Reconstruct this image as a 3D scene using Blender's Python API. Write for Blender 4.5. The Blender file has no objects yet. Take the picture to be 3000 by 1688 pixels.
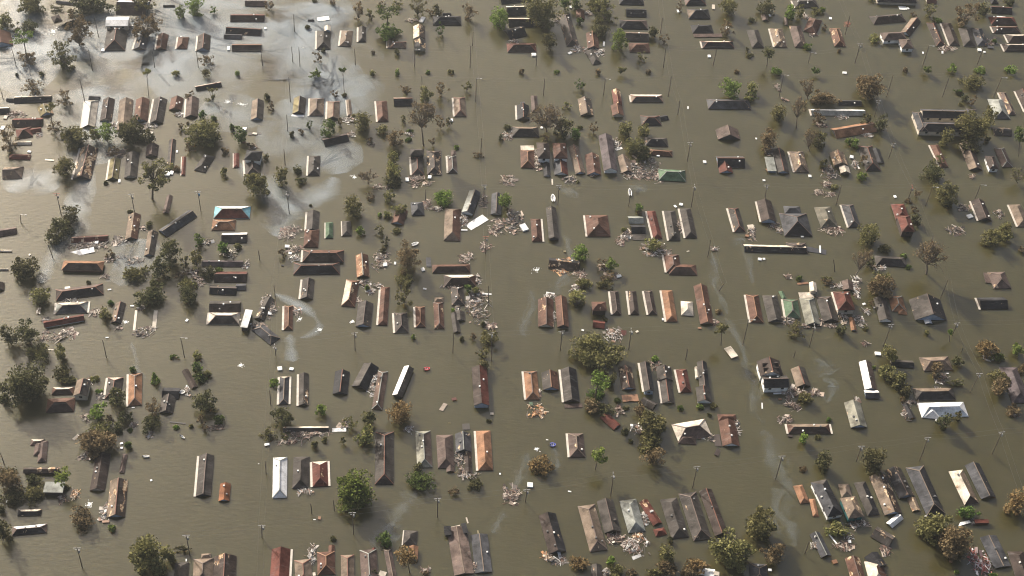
import bpy, bmesh, math, random
import numpy as np
from mathutils import Vector, Matrix

# ------------------------------------------------------------------ camera
S = bpy.context.scene
H0, FPX, CX, CY = 380.0, 4250.0, 1500.0, 844.0
V3, V1 = (-300.0, 3940.0), (-400.0, -4794.0)          # vanishing points of the poles and of the streets
Zc = -Vector((V3[0], -V3[1], -FPX)).normalized()
Yc = Vector((V1[0], -V1[1], -FPX)); Yc = (Yc - Zc * Yc.dot(Zc)).normalized()
Xc = Yc.cross(Zc)
RW = Matrix((Xc, Yc, Zc))                              # camera vector -> world vector
cd = bpy.data.cameras.new('camera'); cam = bpy.data.objects.new('camera', cd); S.collection.objects.link(cam)
cam.matrix_world = Matrix.Translation((0, 0, H0)) @ RW.to_4x4()
cd.sensor_fit = 'HORIZONTAL'; cd.sensor_width = 36.0; cd.lens = 36.0 * FPX / 3000.0
cd.clip_start = 5.0; cd.clip_end = 60000.0
S.camera = cam

def P(x, y, z=0.0):
    """where a line of sight meets the level z (used to survey the flooded streets)"""
    d = RW @ Vector((x - CX, CY - y, -FPX)); t = (z - H0) / d.z
    return Vector((d.x * t, d.y * t, z))
def Qp(p):
    c = RW.transposed() @ (Vector(p) - Vector((0, 0, H0)))
    return CX + FPX * c.x / -c.z, CY + FPX * c.y / c.z

# ------------------------------------------------------------------ sky, sun, exposure
SUN_AZ, SUN_EL = math.radians(-32), math.radians(25.5)   # azimuth measured from +Y (away), negative = left
world = bpy.data.worlds.new('World'); S.world = world; world.use_nodes = True
nt = world.node_tree; bg = nt.nodes['Background']
sky = nt.nodes.new('ShaderNodeTexSky'); sky.sky_type = 'NISHITA'; sky.sun_disc = False
sky.sun_elevation = SUN_EL; sky.sun_rotation = SUN_AZ
sky.air_density = 1.0; sky.dust_density = 10.0; sky.ozone_density = 1.0
nt.links.new(sky.outputs[0], bg.inputs[0]); bg.inputs[1].default_value = 0.095
sl = bpy.data.lights.new('sun', 'SUN'); sl.energy = 5.0; sl.angle = math.radians(2.0); sl.color = (1.0, 0.92, 0.81)
so = bpy.data.objects.new('sun', sl); S.collection.objects.link(so)
sd = Vector((math.sin(SUN_AZ) * math.cos(SUN_EL), math.cos(SUN_AZ) * math.cos(SUN_EL), math.sin(SUN_EL)))
so.rotation_euler = sd.to_track_quat('Z', 'Y').to_euler(); so.location = sd * 900
S.view_settings.view_transform = 'Standard'; S.view_settings.look = 'None'
S.view_settings.exposure = 0.92; S.view_settings.gamma = 1.0
S.cycles.max_bounces = 5; S.cycles.diffuse_bounces = 2; S.cycles.glossy_bounces = 3; S.cycles.transmission_bounces = 3
S.cycles.transparent_max_bounces = 6; S.cycles.volume_bounces = 0
S.cycles.sample_clamp_indirect = 4.0
S.cycles.pixel_filter_type = 'BLACKMAN_HARRIS'; S.cycles.filter_width = 1.15

# ------------------------------------------------------------------ materials
C = {'br': (.080, .037, .024), 'rd': (.088, .024, .016), 'or': (.200, .103, .056), 'or2': (.16, .062, .025), 'tn': (0.136, 0.102, 0.075), 'bn': (0.033, 0.022, 0.018),
     'gb': (.040, .034, .030), 'gy': (0.041, 0.042, 0.048), 'dk': (0.011, 0.011, 0.014), 'lg': (0.189, 0.198, 0.180), 'lg2': (0.171, 0.167, 0.135), 'wh': (0.740, 0.750, 0.740),
     'lb': (0.450, 0.500, 0.560), 'gn': (0.060, 0.104, 0.060), 'pk': (0.078, 0.054, 0.046), 'pk2': (0.105, 0.075, 0.063), 'br2': (0.085, 0.054, 0.042), 'bl': (.15, .34, .40), 'pu': (0.065, 0.051, 0.054),
     'lt': (0.460, 0.410, 0.340), 'yg': (0.170, 0.143, 0.068), 'yg2': (0.092, 0.085, 0.065), 'bl2': (0.272, 0.336, 0.432), 'te': (0.014, 0.102, 0.102)}
CN = {'br': 'brick red', 'rd': 'rust red', 'or': 'orange tan', 'or2': 'orange brown', 'tn': 'beige', 'bn': 'dark brown', 'gb': 'greyish brown', 'gy': 'slate grey', 'dk': 'charcoal',
      'lg': 'light grey', 'lg2': 'pale stone grey', 'wh': 'white', 'gn': 'green', 'pk': 'dusty brown', 'pk2': 'pinkish beige', 'br2': 'reddish taupe', 'bl': 'blue tarp covered',
      'pu': 'purplish grey', 'lt': 'cream', 'yg': 'ochre', 'yg2': 'khaki grey', 'bl2': 'pale blue', 'lb': 'pale blue', 'te': 'teal'}
MATS = {}
def node(n, t, **k):
    q = n.nodes.new(t)
    for a, b in k.items():
        if a.startswith('i_'): q.inputs[int(a[2:]) if a[2:].isdigit() else a[2:].replace('_', ' ')].default_value = b
        else: setattr(q, a, b)
    return q
def newmat(name):
    m = bpy.data.materials.new(name); m.use_nodes = True
    return m, m.node_tree, m.node_tree.nodes['Principled BSDF']
def coords(n):
    tc = node(n, 'ShaderNodeTexCoord'); oi = node(n, 'ShaderNodeObjectInfo')
    sc = node(n, 'ShaderNodeVectorMath', operation='SCALE'); sc.inputs[0].default_value = (1, 1, 1)
    mu = node(n, 'ShaderNodeMath', operation='MULTIPLY', i_1=500.0); n.links.new(oi.outputs['Random'], mu.inputs[0]); n.links.new(mu.outputs[0], sc.inputs['Scale'])
    ad = node(n, 'ShaderNodeVectorMath', operation='ADD'); n.links.new(tc.outputs['Object'], ad.inputs[0]); n.links.new(sc.outputs[0], ad.inputs[1])
    return ad.outputs[0], oi.outputs['Random']
def ramp(n, src, a, b, ca=(0, 0, 0, 1), cb=(1, 1, 1, 1)):
    r = node(n, 'ShaderNodeValToRGB'); r.color_ramp.elements[0].position = a; r.color_ramp.elements[1].position = b
    r.color_ramp.elements[0].color = ca; r.color_ramp.elements[1].color = cb; n.links.new(src, r.inputs[0]); return r.outputs[0]
def mix(n, f, a, b, mode='MIX'):
    m = node(n, 'ShaderNodeMix', data_type='RGBA', blend_type=mode)
    for s, v in ((0, f), (6, a), (7, b)):
        if hasattr(v, 'links'): n.links.new(v, m.inputs[s])
        else: m.inputs[s].default_value = v if s == 0 else (*v, 1)
    return m.outputs[2]
def roofmat(c, w=0.0):
    key = ('roof', c, round(w, 2))
    if key in MATS: return MATS[key]
    m, n, b = newmat('roof_' + c); co, rnd = coords(n)
    base = C[c]; lo = tuple(v * .5 for v in base); hi = tuple(min(.82, v * 1.5 + .015) for v in base)
    n1 = node(n, 'ShaderNodeTexNoise', i_Scale=.33, i_Detail=5.0, i_Roughness=.62); n.links.new(co, n1.inputs['Vector'])
    col = mix(n, ramp(n, n1.outputs[0], .33, .67), lo, hi)
    n2 = node(n, 'ShaderNodeTexNoise', i_Scale=3.2, i_Detail=3.0, i_Roughness=.7); n.links.new(co, n2.inputs['Vector'])
    col = mix(n, .45, col, ramp(n, n2.outputs[0], .3, .7, (.55, .55, .55, 1), (1.35, 1.35, 1.35, 1)), 'MULTIPLY')
    mp = node(n, 'ShaderNodeMapping'); mp.inputs['Scale'].default_value = (.5, 2.4, .5); n.links.new(co, mp.inputs[0])
    n3 = node(n, 'ShaderNodeTexNoise', i_Scale=.5, i_Detail=4.0); n.links.new(mp.outputs[0], n3.inputs['Vector'])
    col = mix(n, ramp(n, n3.outputs[0], .58, .72, (0, 0, 0, 1), (.45, .45, .45, 1)), col, tuple(min(.7, v * .5 + .11) for v in base))
    if w > 0:
        mp = node(n, 'ShaderNodeMapping'); mp.inputs['Scale'].default_value = (.9, .42, .9); n.links.new(co, mp.inputs[0])
        n4 = node(n, 'ShaderNodeTexNoise', i_Scale=.55, i_Detail=3.5, i_Roughness=.6); n.links.new(mp.outputs[0], n4.inputs['Vector'])
        th = .70 - .27 * w
        n5 = node(n, 'ShaderNodeTexNoise', i_Scale=1.1); n.links.new(co, n5.inputs['Vector'])
        bare = mix(n, ramp(n, n5.outputs[0], .4, .6), (.55, .43, .29), (.16, .085, .045))
        col = mix(n, ramp(n, n4.outputs[0], th, th + .04), col, bare)
    n.links.new(col, b.inputs['Base Color']); b.inputs['Roughness'].default_value = .55 if c in ('wh', 'lb', 'lg') else .72
    b.inputs['Specular IOR Level'].default_value = .14
    bp = node(n, 'ShaderNodeBump', i_Strength=.5, i_Distance=.12); n.links.new(n2.outputs[0], bp.inputs['Height']); n.links.new(bp.outputs[0], b.inputs['Normal'])
    MATS[key] = m; return m
def paint(c, rough=.6, var=.25):
    col0 = C[c] if isinstance(c, str) else c
    key = ('paint', c, rough)
    if key in MATS: return MATS[key]
    m, n, b = newmat('paint'); co, rnd = coords(n)
    n1 = node(n, 'ShaderNodeTexNoise', i_Scale=.8, i_Detail=4.0); n.links.new(co, n1.inputs['Vector'])
    col = mix(n, ramp(n, n1.outputs[0], .3, .7), tuple(v * (1 - var) for v in col0), tuple(min(.85, v * (1 + var * .5)) for v in col0))
    n.links.new(col, b.inputs['Base Color']); b.inputs['Roughness'].default_value = rough
    MATS[key] = m; return m
def leafmat(c):
    key = ('leaf', c)
    if key in MATS: return MATS[key]
    L = {'g': ((0.125, 0.193, 0.041), (0.193, 0.272, 0.068)), 'G': ((0.064, 0.108, 0.032), (0.114, 0.170, 0.046)), 'o': ((0.125, 0.125, 0.050), (0.204, 0.199, 0.086)),
         'D': ((0.064, 0.073, 0.036), (0.119, 0.119, 0.055)), 'y': ((0.156, 0.182, 0.062), (0.265, 0.248, 0.101)), 'n': ((0.158, 0.119, 0.068), (0.227, 0.176, 0.102)),
         'yy': ((0.182, 0.132, 0.062), (0.257, 0.179, 0.087)), 'yl': ((0.140, 0.187, 0.044), (0.218, 0.246, 0.069)), 'lg': ((0.084, 0.112, 0.028), (0.127, 0.147, 0.042))}[c]
    m, n, b = newmat('leaf_' + c); n.nodes.remove(b); co, rnd = coords(n)
    n1 = node(n, 'ShaderNodeTexNoise', i_Scale=.28, i_Detail=3.0); n.links.new(co, n1.inputs['Vector'])
    col = mix(n, ramp(n, n1.outputs[0], .35, .65), *L)
    col = mix(n, ramp(n, rnd, 0, 1, (.0, .0, .0, 1), (.4, .4, .4, 1)), col, (.085, .062, .034) if c not in ('lg', 'yl') else L[0])
    d = node(n, 'ShaderNodeBsdfDiffuse'); t = node(n, 'ShaderNodeBsdfTranslucent'); x = node(n, 'ShaderNodeMixShader', i_0=.22)
    for s in (d, t): n.links.new(col, s.inputs[0])
    n.links.new(d.outputs[0], x.inputs[1]); n.links.new(t.outputs[0], x.inputs[2])
    n.links.new(x.outputs[0], n.nodes['Material Output'].inputs[0]); MATS[key] = m; return m
BARK = paint((.085, .068, .052), .8)
TWIG = paint((.16, .13, .10), .8)

# ------------------------------------------------------------------ mesh helpers
COL = S.collection
def mk(name, verts, faces, mats, parent=None, mi=None, loc=None):
    me = bpy.data.meshes.new(name); me.from_pydata([tuple(v) for v in verts], [], faces)
    for m in (mats if isinstance(mats, list) else [mats]): me.materials.append(m)
    if mi: me.polygons.foreach_set('material_index', mi)
    me.update(); o = bpy.data.objects.new(name, me); COL.objects.link(o)
    if parent: o.parent = parent
    if loc is not None: o.location = loc
    return o
def quads(name, V, mat, parent):
    n = len(V) // 4; me = bpy.data.meshes.new(name)
    me.vertices.add(4 * n); me.vertices.foreach_set('co', V.astype(np.float32).ravel())
    me.loops.add(4 * n); me.loops.foreach_set('vertex_index', np.arange(4 * n, dtype=np.int32))
    me.polygons.add(n); me.polygons.foreach_set('loop_start', np.arange(0, 4 * n, 4, dtype=np.int32))
    me.materials.append(mat); me.update(calc_edges=True)
    o = bpy.data.objects.new(name, me); COL.objects.link(o); o.parent = parent; return o
class MB:
    def __init__(s): s.v, s.f = [], []
    def box(s, c, d, M=None):
        i = len(s.v)
        for z in (-.5, .5):
            for x, y in ((-.5, -.5), (.5, -.5), (.5, .5), (-.5, .5)):
                p = Vector((x * d[0], y * d[1], z * d[2])); p = M @ p if M else p
                s.v.append(Vector(c) + p)
        s.f += [(i + 3, i + 2, i + 1, i), (i + 4, i + 5, i + 6, i + 7), (i, i + 1, i + 5, i + 4), (i + 1, i + 2, i + 6, i + 5), (i + 2, i + 3, i + 7, i + 6), (i + 3, i, i + 4, i + 7)]
    def tube(s, pts, rs, k=5):
        i = len(s.v); n = len(pts)
        for j, p in enumerate(pts):
            d = (pts[min(j + 1, n - 1)] - pts[max(j - 1, 0)]).normalized(); a = d.orthogonal().normalized(); b = d.cross(a)
            for q in range(k):
                t = 2 * math.pi * q / k; s.v.append(p + (a * math.cos(t) + b * math.sin(t)) * rs[j])
        for j in range(n - 1):
            for q in range(k):
                q2 = (q + 1) % k; s.f.append((i + j * k + q, i + j * k + q2, i + (j + 1) * k + q2, i + (j + 1) * k + q))
        s.f.append(tuple(i + q for q in range(k))[::-1]); s.f.append(tuple(i + (n - 1) * k + q for q in range(k)))
    def obj(s, name, mat, parent=None, loc=None): return mk(name, s.v, s.f, mat, parent, None, loc)
def empty(name, loc, rz=0):
    o = bpy.data.objects.new(name, None); COL.objects.link(o); o.location = loc; o.rotation_euler = (0, 0, rz); o.empty_display_size = .5
    return o
ITEMS = []     # (object, px, py, description pieces, category) for labelling

# ------------------------------------------------------------------ setting
def water():
    m, n, b = newmat('flood_water'); tc = node(n, 'ShaderNodeTexCoord')
    n1 = node(n, 'ShaderNodeTexNoise', i_Scale=.012, i_Detail=4.0); n.links.new(tc.outputs['Object'], n1.inputs['Vector'])
    col = mix(n, ramp(n, n1.outputs[0], .35, .65), (.052, .046, .0155), (.061, .055, .021))
    n2 = node(n, 'ShaderNodeTexNoise', i_Scale=.15, i_Detail=5.0); n.links.new(tc.outputs['Object'], n2.inputs['Vector'])
    col = mix(n, ramp(n, n2.outputs[0], .45, .8, (0, 0, 0, 1), (.25, .25, .25, 1)), col, (.085, .072, .040))
    n.links.new(col, b.inputs['Base Color']); b.inputs['IOR'].default_value = 1.62
    b.inputs['Subsurface Weight'].default_value = 1.0; b.inputs['Subsurface Radius'].default_value = (1.0, .75, .45); b.inputs['Subsurface Scale'].default_value = 8.0; b.inputs['Coat Weight'].default_value = .0; b.inputs['Coat Roughness'].default_value = .10; b.inputs['Coat IOR'].default_value = 1.33
    r = node(n, 'ShaderNodeMapRange', i_3=.17, i_4=.24); n.links.new(n1.outputs[0], r.inputs[0]); n.links.new(r.outputs[0], b.inputs['Roughness'])
    mp = node(n, 'ShaderNodeMapping'); mp.inputs['Rotation'].default_value = (0, 0, .5); mp.inputs['Scale'].default_value = (.45, 1.3, 1); n.links.new(tc.outputs['Object'], mp.inputs[0])
    w1 = node(n, 'ShaderNodeTexNoise', i_Scale=.75, i_Detail=3.0, i_Roughness=.55); n.links.new(mp.outputs[0], w1.inputs['Vector'])
    bp = node(n, 'ShaderNodeBump', i_Strength=.16, i_Distance=.3); n.links.new(w1.outputs[0], bp.inputs['Height']); n.links.new(bp.outputs[0], b.inputs['Normal'])
    R = 12000
    o = mk('water', [(-R, -R, 0), (R, -R, 0), (R, R, 0), (-R, R, 0)], [(0, 1, 2, 3)], m)
    o['kind'] = 'structure'; o['label'] = 'murky brown flood water covering every street and yard'
water()

def haze():
    m = bpy.data.materials.new('haze'); m.use_nodes = True; n = m.node_tree; n.nodes.remove(n.nodes['Principled BSDF'])
    v = node(n, 'ShaderNodeVolumePrincipled'); v.inputs['Color'].default_value = (.88, .94, 1, 1); v.inputs['Density'].default_value = .00007; v.inputs['Anisotropy'].default_value = .45
    n.links.new(v.outputs[0], n.nodes['Material Output'].inputs['Volume'])
    mb = MB(); mb.box((0, 0, 194), (24100, 24100, 394)); o = mb.obj('haze', m); o['kind'] = 'stuff'; o['label'] = 'thin pale morning haze over the flooded streets'
haze()

def slickmat(amax=.34, r0=.33, r1=.62, broad=False):
    m, n, b = newmat('oil_sheen_film'); tc = node(n, 'ShaderNodeTexCoord')
    n1 = node(n, 'ShaderNodeTexNoise', i_Scale=1.0, i_Detail=6.0, i_Roughness=.62, i_Distortion=.9); mp = node(n, 'ShaderNodeMapping'); mp.inputs['Scale'].default_value = (.035, .05, 1) if broad else (1.5, 3.2, 1); n.links.new(tc.outputs['Object' if broad else 'UV'], mp.inputs[0]); n.links.new(mp.outputs[0], n1.inputs['Vector'])
    sp = node(n, 'ShaderNodeSeparateXYZ'); n.links.new(tc.outputs['UV'], sp.inputs[0])
    a = node(n, 'ShaderNodeMath', operation='SUBTRACT', i_1=.5); n.links.new(sp.outputs[1], a.inputs[0])
    a2 = node(n, 'ShaderNodeMath', operation='ABSOLUTE'); n.links.new(a.outputs[0], a2.inputs[0])
    a3 = node(n, 'ShaderNodeMath', operation='MULTIPLY_ADD', i_1=-.62, i_2=.0); n.links.new(a2.outputs[0], a3.inputs[0])
    a4 = node(n, 'ShaderNodeMath', operation='ADD'); n.links.new(a3.outputs[0], a4.inputs[0]); n.links.new(n1.outputs[0], a4.inputs[1])
    al = ramp(n, a4.outputs[0], r0, r1, (0, 0, 0, 1), (amax, amax, amax, 1)); n.links.new(al, b.inputs['Alpha'])
    b.inputs['Base Color'].default_value = (.34, .40, .44, 1); b.inputs['Roughness'].default_value = .30; b.inputs['IOR'].default_value = 1.75  # pale blue base colour paints sky sheen into the oil film
    return m
SLM = slickmat(.15); SLM_SKY = slickmat(.40, .20, .60, True)  # the broad one lays painted silvery sky sheen over the far left water
NSL = [0]
def slick(pts, w):
    NSL[0] += 1; z = .01 + NSL[0] * .005
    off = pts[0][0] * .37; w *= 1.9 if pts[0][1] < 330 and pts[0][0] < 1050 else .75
    pts = [P(x, y, z) for x, y in pts]; pp = []
    for i in range(len(pts) - 1):
        p0, p1, p2, p3 = pts[max(i - 1, 0)], pts[i], pts[i + 1], pts[min(i + 2, len(pts) - 1)]
        for k in range(6):
            t = k / 6; pp.append(.5 * ((2 * p1) + (p2 - p0) * t + (2 * p0 - 5 * p1 + 4 * p2 - p3) * t * t + (3 * p1 - p0 - 3 * p2 + p3) * t ** 3))
    pp.append(pts[-1]); v, f, uv = [], [], []
    for i, p in enumerate(pp):
        d = (pp[min(i + 1, len(pp) - 1)] - pp[max(i - 1, 0)]).normalized(); s = Vector((-d.y, d.x, 0))
        e = min(i, len(pp) - 1 - i) / (len(pp) * .15); ww = w * (.25 + .75 * min(1, e)) * (.92 + .16 * random.random())
        v += [p + s * ww, p - s * ww]; uv += [(i / 6 + off, 0), (i / 6 + off, 1)]
        v[-1].z = v[-2].z = z
    f = [(2 * i, 2 * i + 1, 2 * i + 3, 2 * i + 2) for i in range(len(pp) - 1)]
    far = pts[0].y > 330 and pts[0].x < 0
    o = mk('oil_sheen', v, f, SLM_SKY if far else SLM); me = o.data; l = me.uv_layers.new()
    for lp in me.loops: l.data[lp.index].uv = uv[lp.vertex_index]
    o['kind'] = 'stuff'; o['group'] = 'oil slicks and sky sheen on the flood water'; o['label'] = 'thin grey oily film with painted sky sheen across the flood water'
    return o
GLINT_FOAM = paint((.78, .80, .78), .35, .1)
def glint_foam(x, y, w, h):
    """froth and sun glints painted as many small white flakes on boiling water"""
    mb = MB(); c = P(x, y, .05); a = (P(x + w / 2, y) - P(x - w / 2, y)).length / 2; b = (P(x, y - h / 2) - P(x, y + h / 2)).length / 2
    for _ in range(int(40 + a * b * 2.6)):
        r = random.gauss(0, .42); t = random.uniform(0, 6.283); s = random.uniform(.05, .22) * (1.5 if abs(r) < .3 else 1)
        q = Matrix.Rotation(random.uniform(0, 6), 3, 'Z') @ Matrix.Rotation(random.uniform(-.3, .3), 3, 'X')
        mb.box(Vector((math.cos(t) * a * r, math.sin(t) * b * r, 0)), (s * 2, s, .05), q)
    o = mb.obj('glint_foam', GLINT_FOAM, None, c); o['kind'] = 'stuff'; o['group'] = 'froth and sun glints on the boiling water'; o['label'] = 'white flakes as froth and sun glints on the flood water'

# ------------------------------------------------------------------ houses
def rect(c6, e):
    x1, y1, x2, y2, x3, y3 = c6
    a, b, c = P(x1, y1, e), P(x2, y2, e), P(x3, y3, e)
    u, v = (b - a), (c - a); L, W = u.length, v.length
    au = math.atan2(u.y, u.x); av = math.atan2(v.y, v.x) - math.pi / 2
    d = (av - au + math.pi) % (2 * math.pi) - math.pi; ang = au + d * W * W / (L * L + W * W)
    W = abs(W * math.cos(d / 2)) if abs(d) < 1 else W
    ctr = a + (u + v) / 2
    return ctr, max(L, .8), max(W, .8), ang
def roof_part(root, inv, ctr, L, W, ang, e, kind, c, w, fc, pitch, r, wc, big, opts, rnd):
    """one roof with its walls, ridge caps and trims, in the coordinates of its house"""
    M = inv @ Matrix.Translation((ctr.x, ctr.y, 0)) @ Matrix.Rotation(ang, 4, 'Z')
    T = lambda p: M @ Vector(p)
    side = {k: c for k in 'fblr'}; side.update(fc)  # fc mostly paints sunlit slopes paler, shaded ones darker; tarp sides are true colours
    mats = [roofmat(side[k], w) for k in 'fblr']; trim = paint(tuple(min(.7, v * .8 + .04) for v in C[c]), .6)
    th = .22 if big else .12
    if kind == 'ff':
        v = [T((sx * L / 2, sy * W / 2, z)) for z in (e - th, e) for sx, sy in ((-1, -1), (1, -1), (1, 1), (-1, 1))]
        f = [(4, 5, 6, 7), (3, 2, 1, 0), (0, 1, 5, 4), (1, 2, 6, 5), (2, 3, 7, 6), (3, 0, 4, 7)]
        o = mk('roof', v, f, [mats[0], trim], root, [0, 1, 1, 1, 1, 1]); cap = []
    else:
        ax = 'y' if W >= L * 1.02 else 'x'
        if r: ax = r
        half, ln = (L / 2, W / 2) if ax == 'y' else (W / 2, L / 2)
        hgt = half * math.tan(math.radians(pitch)); hgt = min(hgt, 3.4)
        # ridge frame: a along the ridge (first end negative), b across
        A = (lambda a, b, z: T((b, a, z))) if ax == 'y' else (lambda a, b, z: T((a, b, z)))
        run0 = min(half * .95, ln * .95) if kind[0] == 'h' else 0.0; run1 = min(half * .95, ln * .95) if kind[1] == 'h' else 0.0
        e0, e1 = -ln + run0, ln - run1
        if e0 > e1: e0 = e1 = (e0 + e1) / 2
        top = [A(-ln, -half, e), A(-ln, half, e), A(ln, half, e), A(ln, -half, e), A(e0, 0, e + hgt), A(e1, 0, e + hgt)]
        low = [A(-ln, -half, e - th), A(-ln, half, e - th), A(ln, half, e - th), A(ln, -half, e - th), A(e0, 0, e + hgt - th), A(e1, 0, e + hgt - th)]
        v = top + low
        sd_ = {'y': {'n': 'l', 'p': 'r', '0': 'f', '1': 'b'}, 'x': {'n': 'f', 'p': 'b', '0': 'l', '1': 'r'}}[ax]
        ix = {k: i for i, k in enumerate('fblr')}
        F, MI = [], []
        def add(face, m): F.append(face); MI.append(m)
        add((0, 3, 5, 4), ix[sd_['n']]); add((1, 4, 5, 2), ix[sd_['p']])
        if kind[0] == 'h': add((1, 0, 4), ix[sd_['0']])
        if kind[1] == 'h': add((3, 2, 5), ix[sd_['1']])
        add((6, 10, 11, 9), 4); add((7, 8, 11, 10), 4)
        if kind[0] == 'h': add((7, 10, 6), 4); add((0, 1, 7, 6), 4)
        else: add((0, 4, 10, 6), 4); add((4, 1, 7, 10), 4)
        if kind[1] == 'h': add((9, 11, 8), 4); add((2, 3, 9, 8), 4)
        else: add((3, 9, 11, 5), 4); add((5, 11, 8, 2), 4)
        add((0, 6, 9, 3), 4); add((1, 2, 8, 7), 4)
        if ax == 'x': F = [tuple(reversed(q)) for q in F]
        F = [tuple(reversed(q)) for q in F]
        o = mk('roof', v, F, mats + [trim], root, MI)
        # ridge and hip caps
        cap = [(top[4], top[5])] if (top[5] - top[4]).length > .4 else []
        if kind[0] == 'h': cap += [(top[4], top[0]), (top[4], top[1])]
        if kind[1] == 'h': cap += [(top[5], top[2]), (top[5], top[3])]
        capc = opts.get('cap') or rnd.choice({'gb': ['gb', 'gb', 'pk2', 'pk', 'rdx'], 'dk': ['dk', 'rdx', 'gy', 'dk'], 'bn': ['pk', 'rdx', 'bn', 'bn'], 'br': ['or', 'br', 'br', 'pk2'], 'rd': ['or', 'rd', 'br', 'rd'], 'tn': ['tn', 'pk2', 'rdx']}.get(c, ['pk2', 'lg', c, 'tn']))
        if big and capc != c:
            mb = MB()
            for p, q in cap:
                d = q - p; mid = (p + q) / 2 + Vector((0, 0, .04)); mb.box(mid, (d.length, .24, .10), d.to_track_quat('X', 'Z').to_matrix())
            mb.obj('ridge_cap', paint((.17, .07, .045) if capc == 'rdx' else tuple(min(.6, x * 1.25) for x in C[capc]), .7), root)
        # gable walls
        iw = .3
        for end, s in ((0, -1), (1, 1)):
            if kind[end] == 'g':
                z1 = e + hgt * (1 - iw / half) if half > iw else e
                g = [A(s * (ln - .25), -half + iw, e - th), A(s * (ln - .25), half - iw, e - th), A(s * (ln - .25), 0, z1 - th)]
                g += [A(s * (ln - .40), -half + iw, e - th), A(s * (ln - .40), half - iw, e - th), A(s * (ln - .40), 0, z1 - th)]
                mk('gable_wall', g, [(0, 1, 2), (5, 4, 3), (0, 3, 4, 1), (1, 4, 5, 2), (2, 5, 3, 0)], paint(wc, .7), root)
    # walls down into the water
    i = .3 if min(L, W) > 1.5 else .1
    v = [T((sx * (L / 2 - i), sy * (W / 2 - i), z)) for z in (-1.5, e - .05) for sx, sy in ((-1, -1), (1, -1), (1, 1), (-1, 1))]
    wl = mk('wall', v, [(0, 1, 5, 4), (1, 2, 6, 5), (2, 3, 7, 6), (3, 0, 4, 7)], paint(wc, .7), root)
    if e >= 1.8 and big:
        for k in range(max(1, int(L / 4))):
            x = (k + .5) / max(1, int(L / 4)) * L - L / 2; mb = MB(); mb.box(T((x, -W / 2 + i - .02, e - .95)), (1.0, .06, .9), M.to_3x3())
            mb.obj('window', paint((.02, .025, .03), .15), wl)
        for k in range(max(1, int(W / 5))):
            y = (k + .5) / max(1, int(W / 5)) * W - W / 2; mb = MB(); mb.box(T((-L / 2 + i - .02, y, e - .95)), (.06, 1.0, .9), M.to_3x3())
            mb.obj('window', paint((.02, .025, .03), .15), wl)
    # pale strips painting glare and scum along the wet eave edge
    for s in opts.get('s', ''):
        mb = MB(); bw = .75 if big else .4
        if s in 'lr':
            sg = -1 if s == 'l' else 1
            mb.box(T((sg * (L / 2 + bw / 2 - .05), 0, max(.1, e - .12))), (bw, W, .1), M.to_3x3())
        else:
            mb.box(T((0, W / 2 + bw / 2 - .05, max(.1, e - .12))), (L, bw, .1), M.to_3x3())
        mb.obj('eave_glare', paint((.50, .46, .40), .6), root)
    # vents
    if kind != 'ff':
        nv = opts.get('v', 0)
        if not nv and big and rnd.random() < .55: nv = rnd.choice((1, 1, 2, 3))
        for _ in range(int(nv)):
            a, b = rnd.uniform(-.75, .75) * ln, rnd.uniform(-.7, .7) * half
            z = e + hgt * (1 - abs(b) / half)
            if abs(a) > ln - run0: z = min(z, e + hgt * (ln - abs(a)) / max(run0, .1)) if run0 else z
            mb = MB(); mb.box(A(a, b, z + .15), (.5, .5, .5)); mb.obj('roof_vent', paint(rnd.choice(((.75, .75, .73), (.6, .6, .58), (.12, .12, .12))), .5), root)
        for k in range(int(opts.get('dm', 0))):
            sgn = -1 if k % 2 == 0 else 1; a = (.25 if k < 2 else -.35) * ln if opts['dm'] > 1 else -.4 * ln; b = sgn * half * .48 if opts['dm'] > 1 else half * .4
            hw = 1.3; zl, zr = e + hgt * .30, e + hgt * .80; bo, bi = (.68 * half * sgn, .16 * half * sgn) if opts['dm'] > 1 else (.7 * half, .2 * half)
            g = [A(a - hw, bo, zl), A(a + hw, bo, zl), A(a, bo, zr), A(a - hw, bi, zl), A(a + hw, bi, zl), A(a, bi, zr)]
            d = mk('dormer', g, [(0, 1, 2), (5, 4, 3), (0, 3, 4, 1), (1, 4, 5, 2), (2, 5, 3, 0)], roofmat(c, 0), root)
    return o
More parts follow.
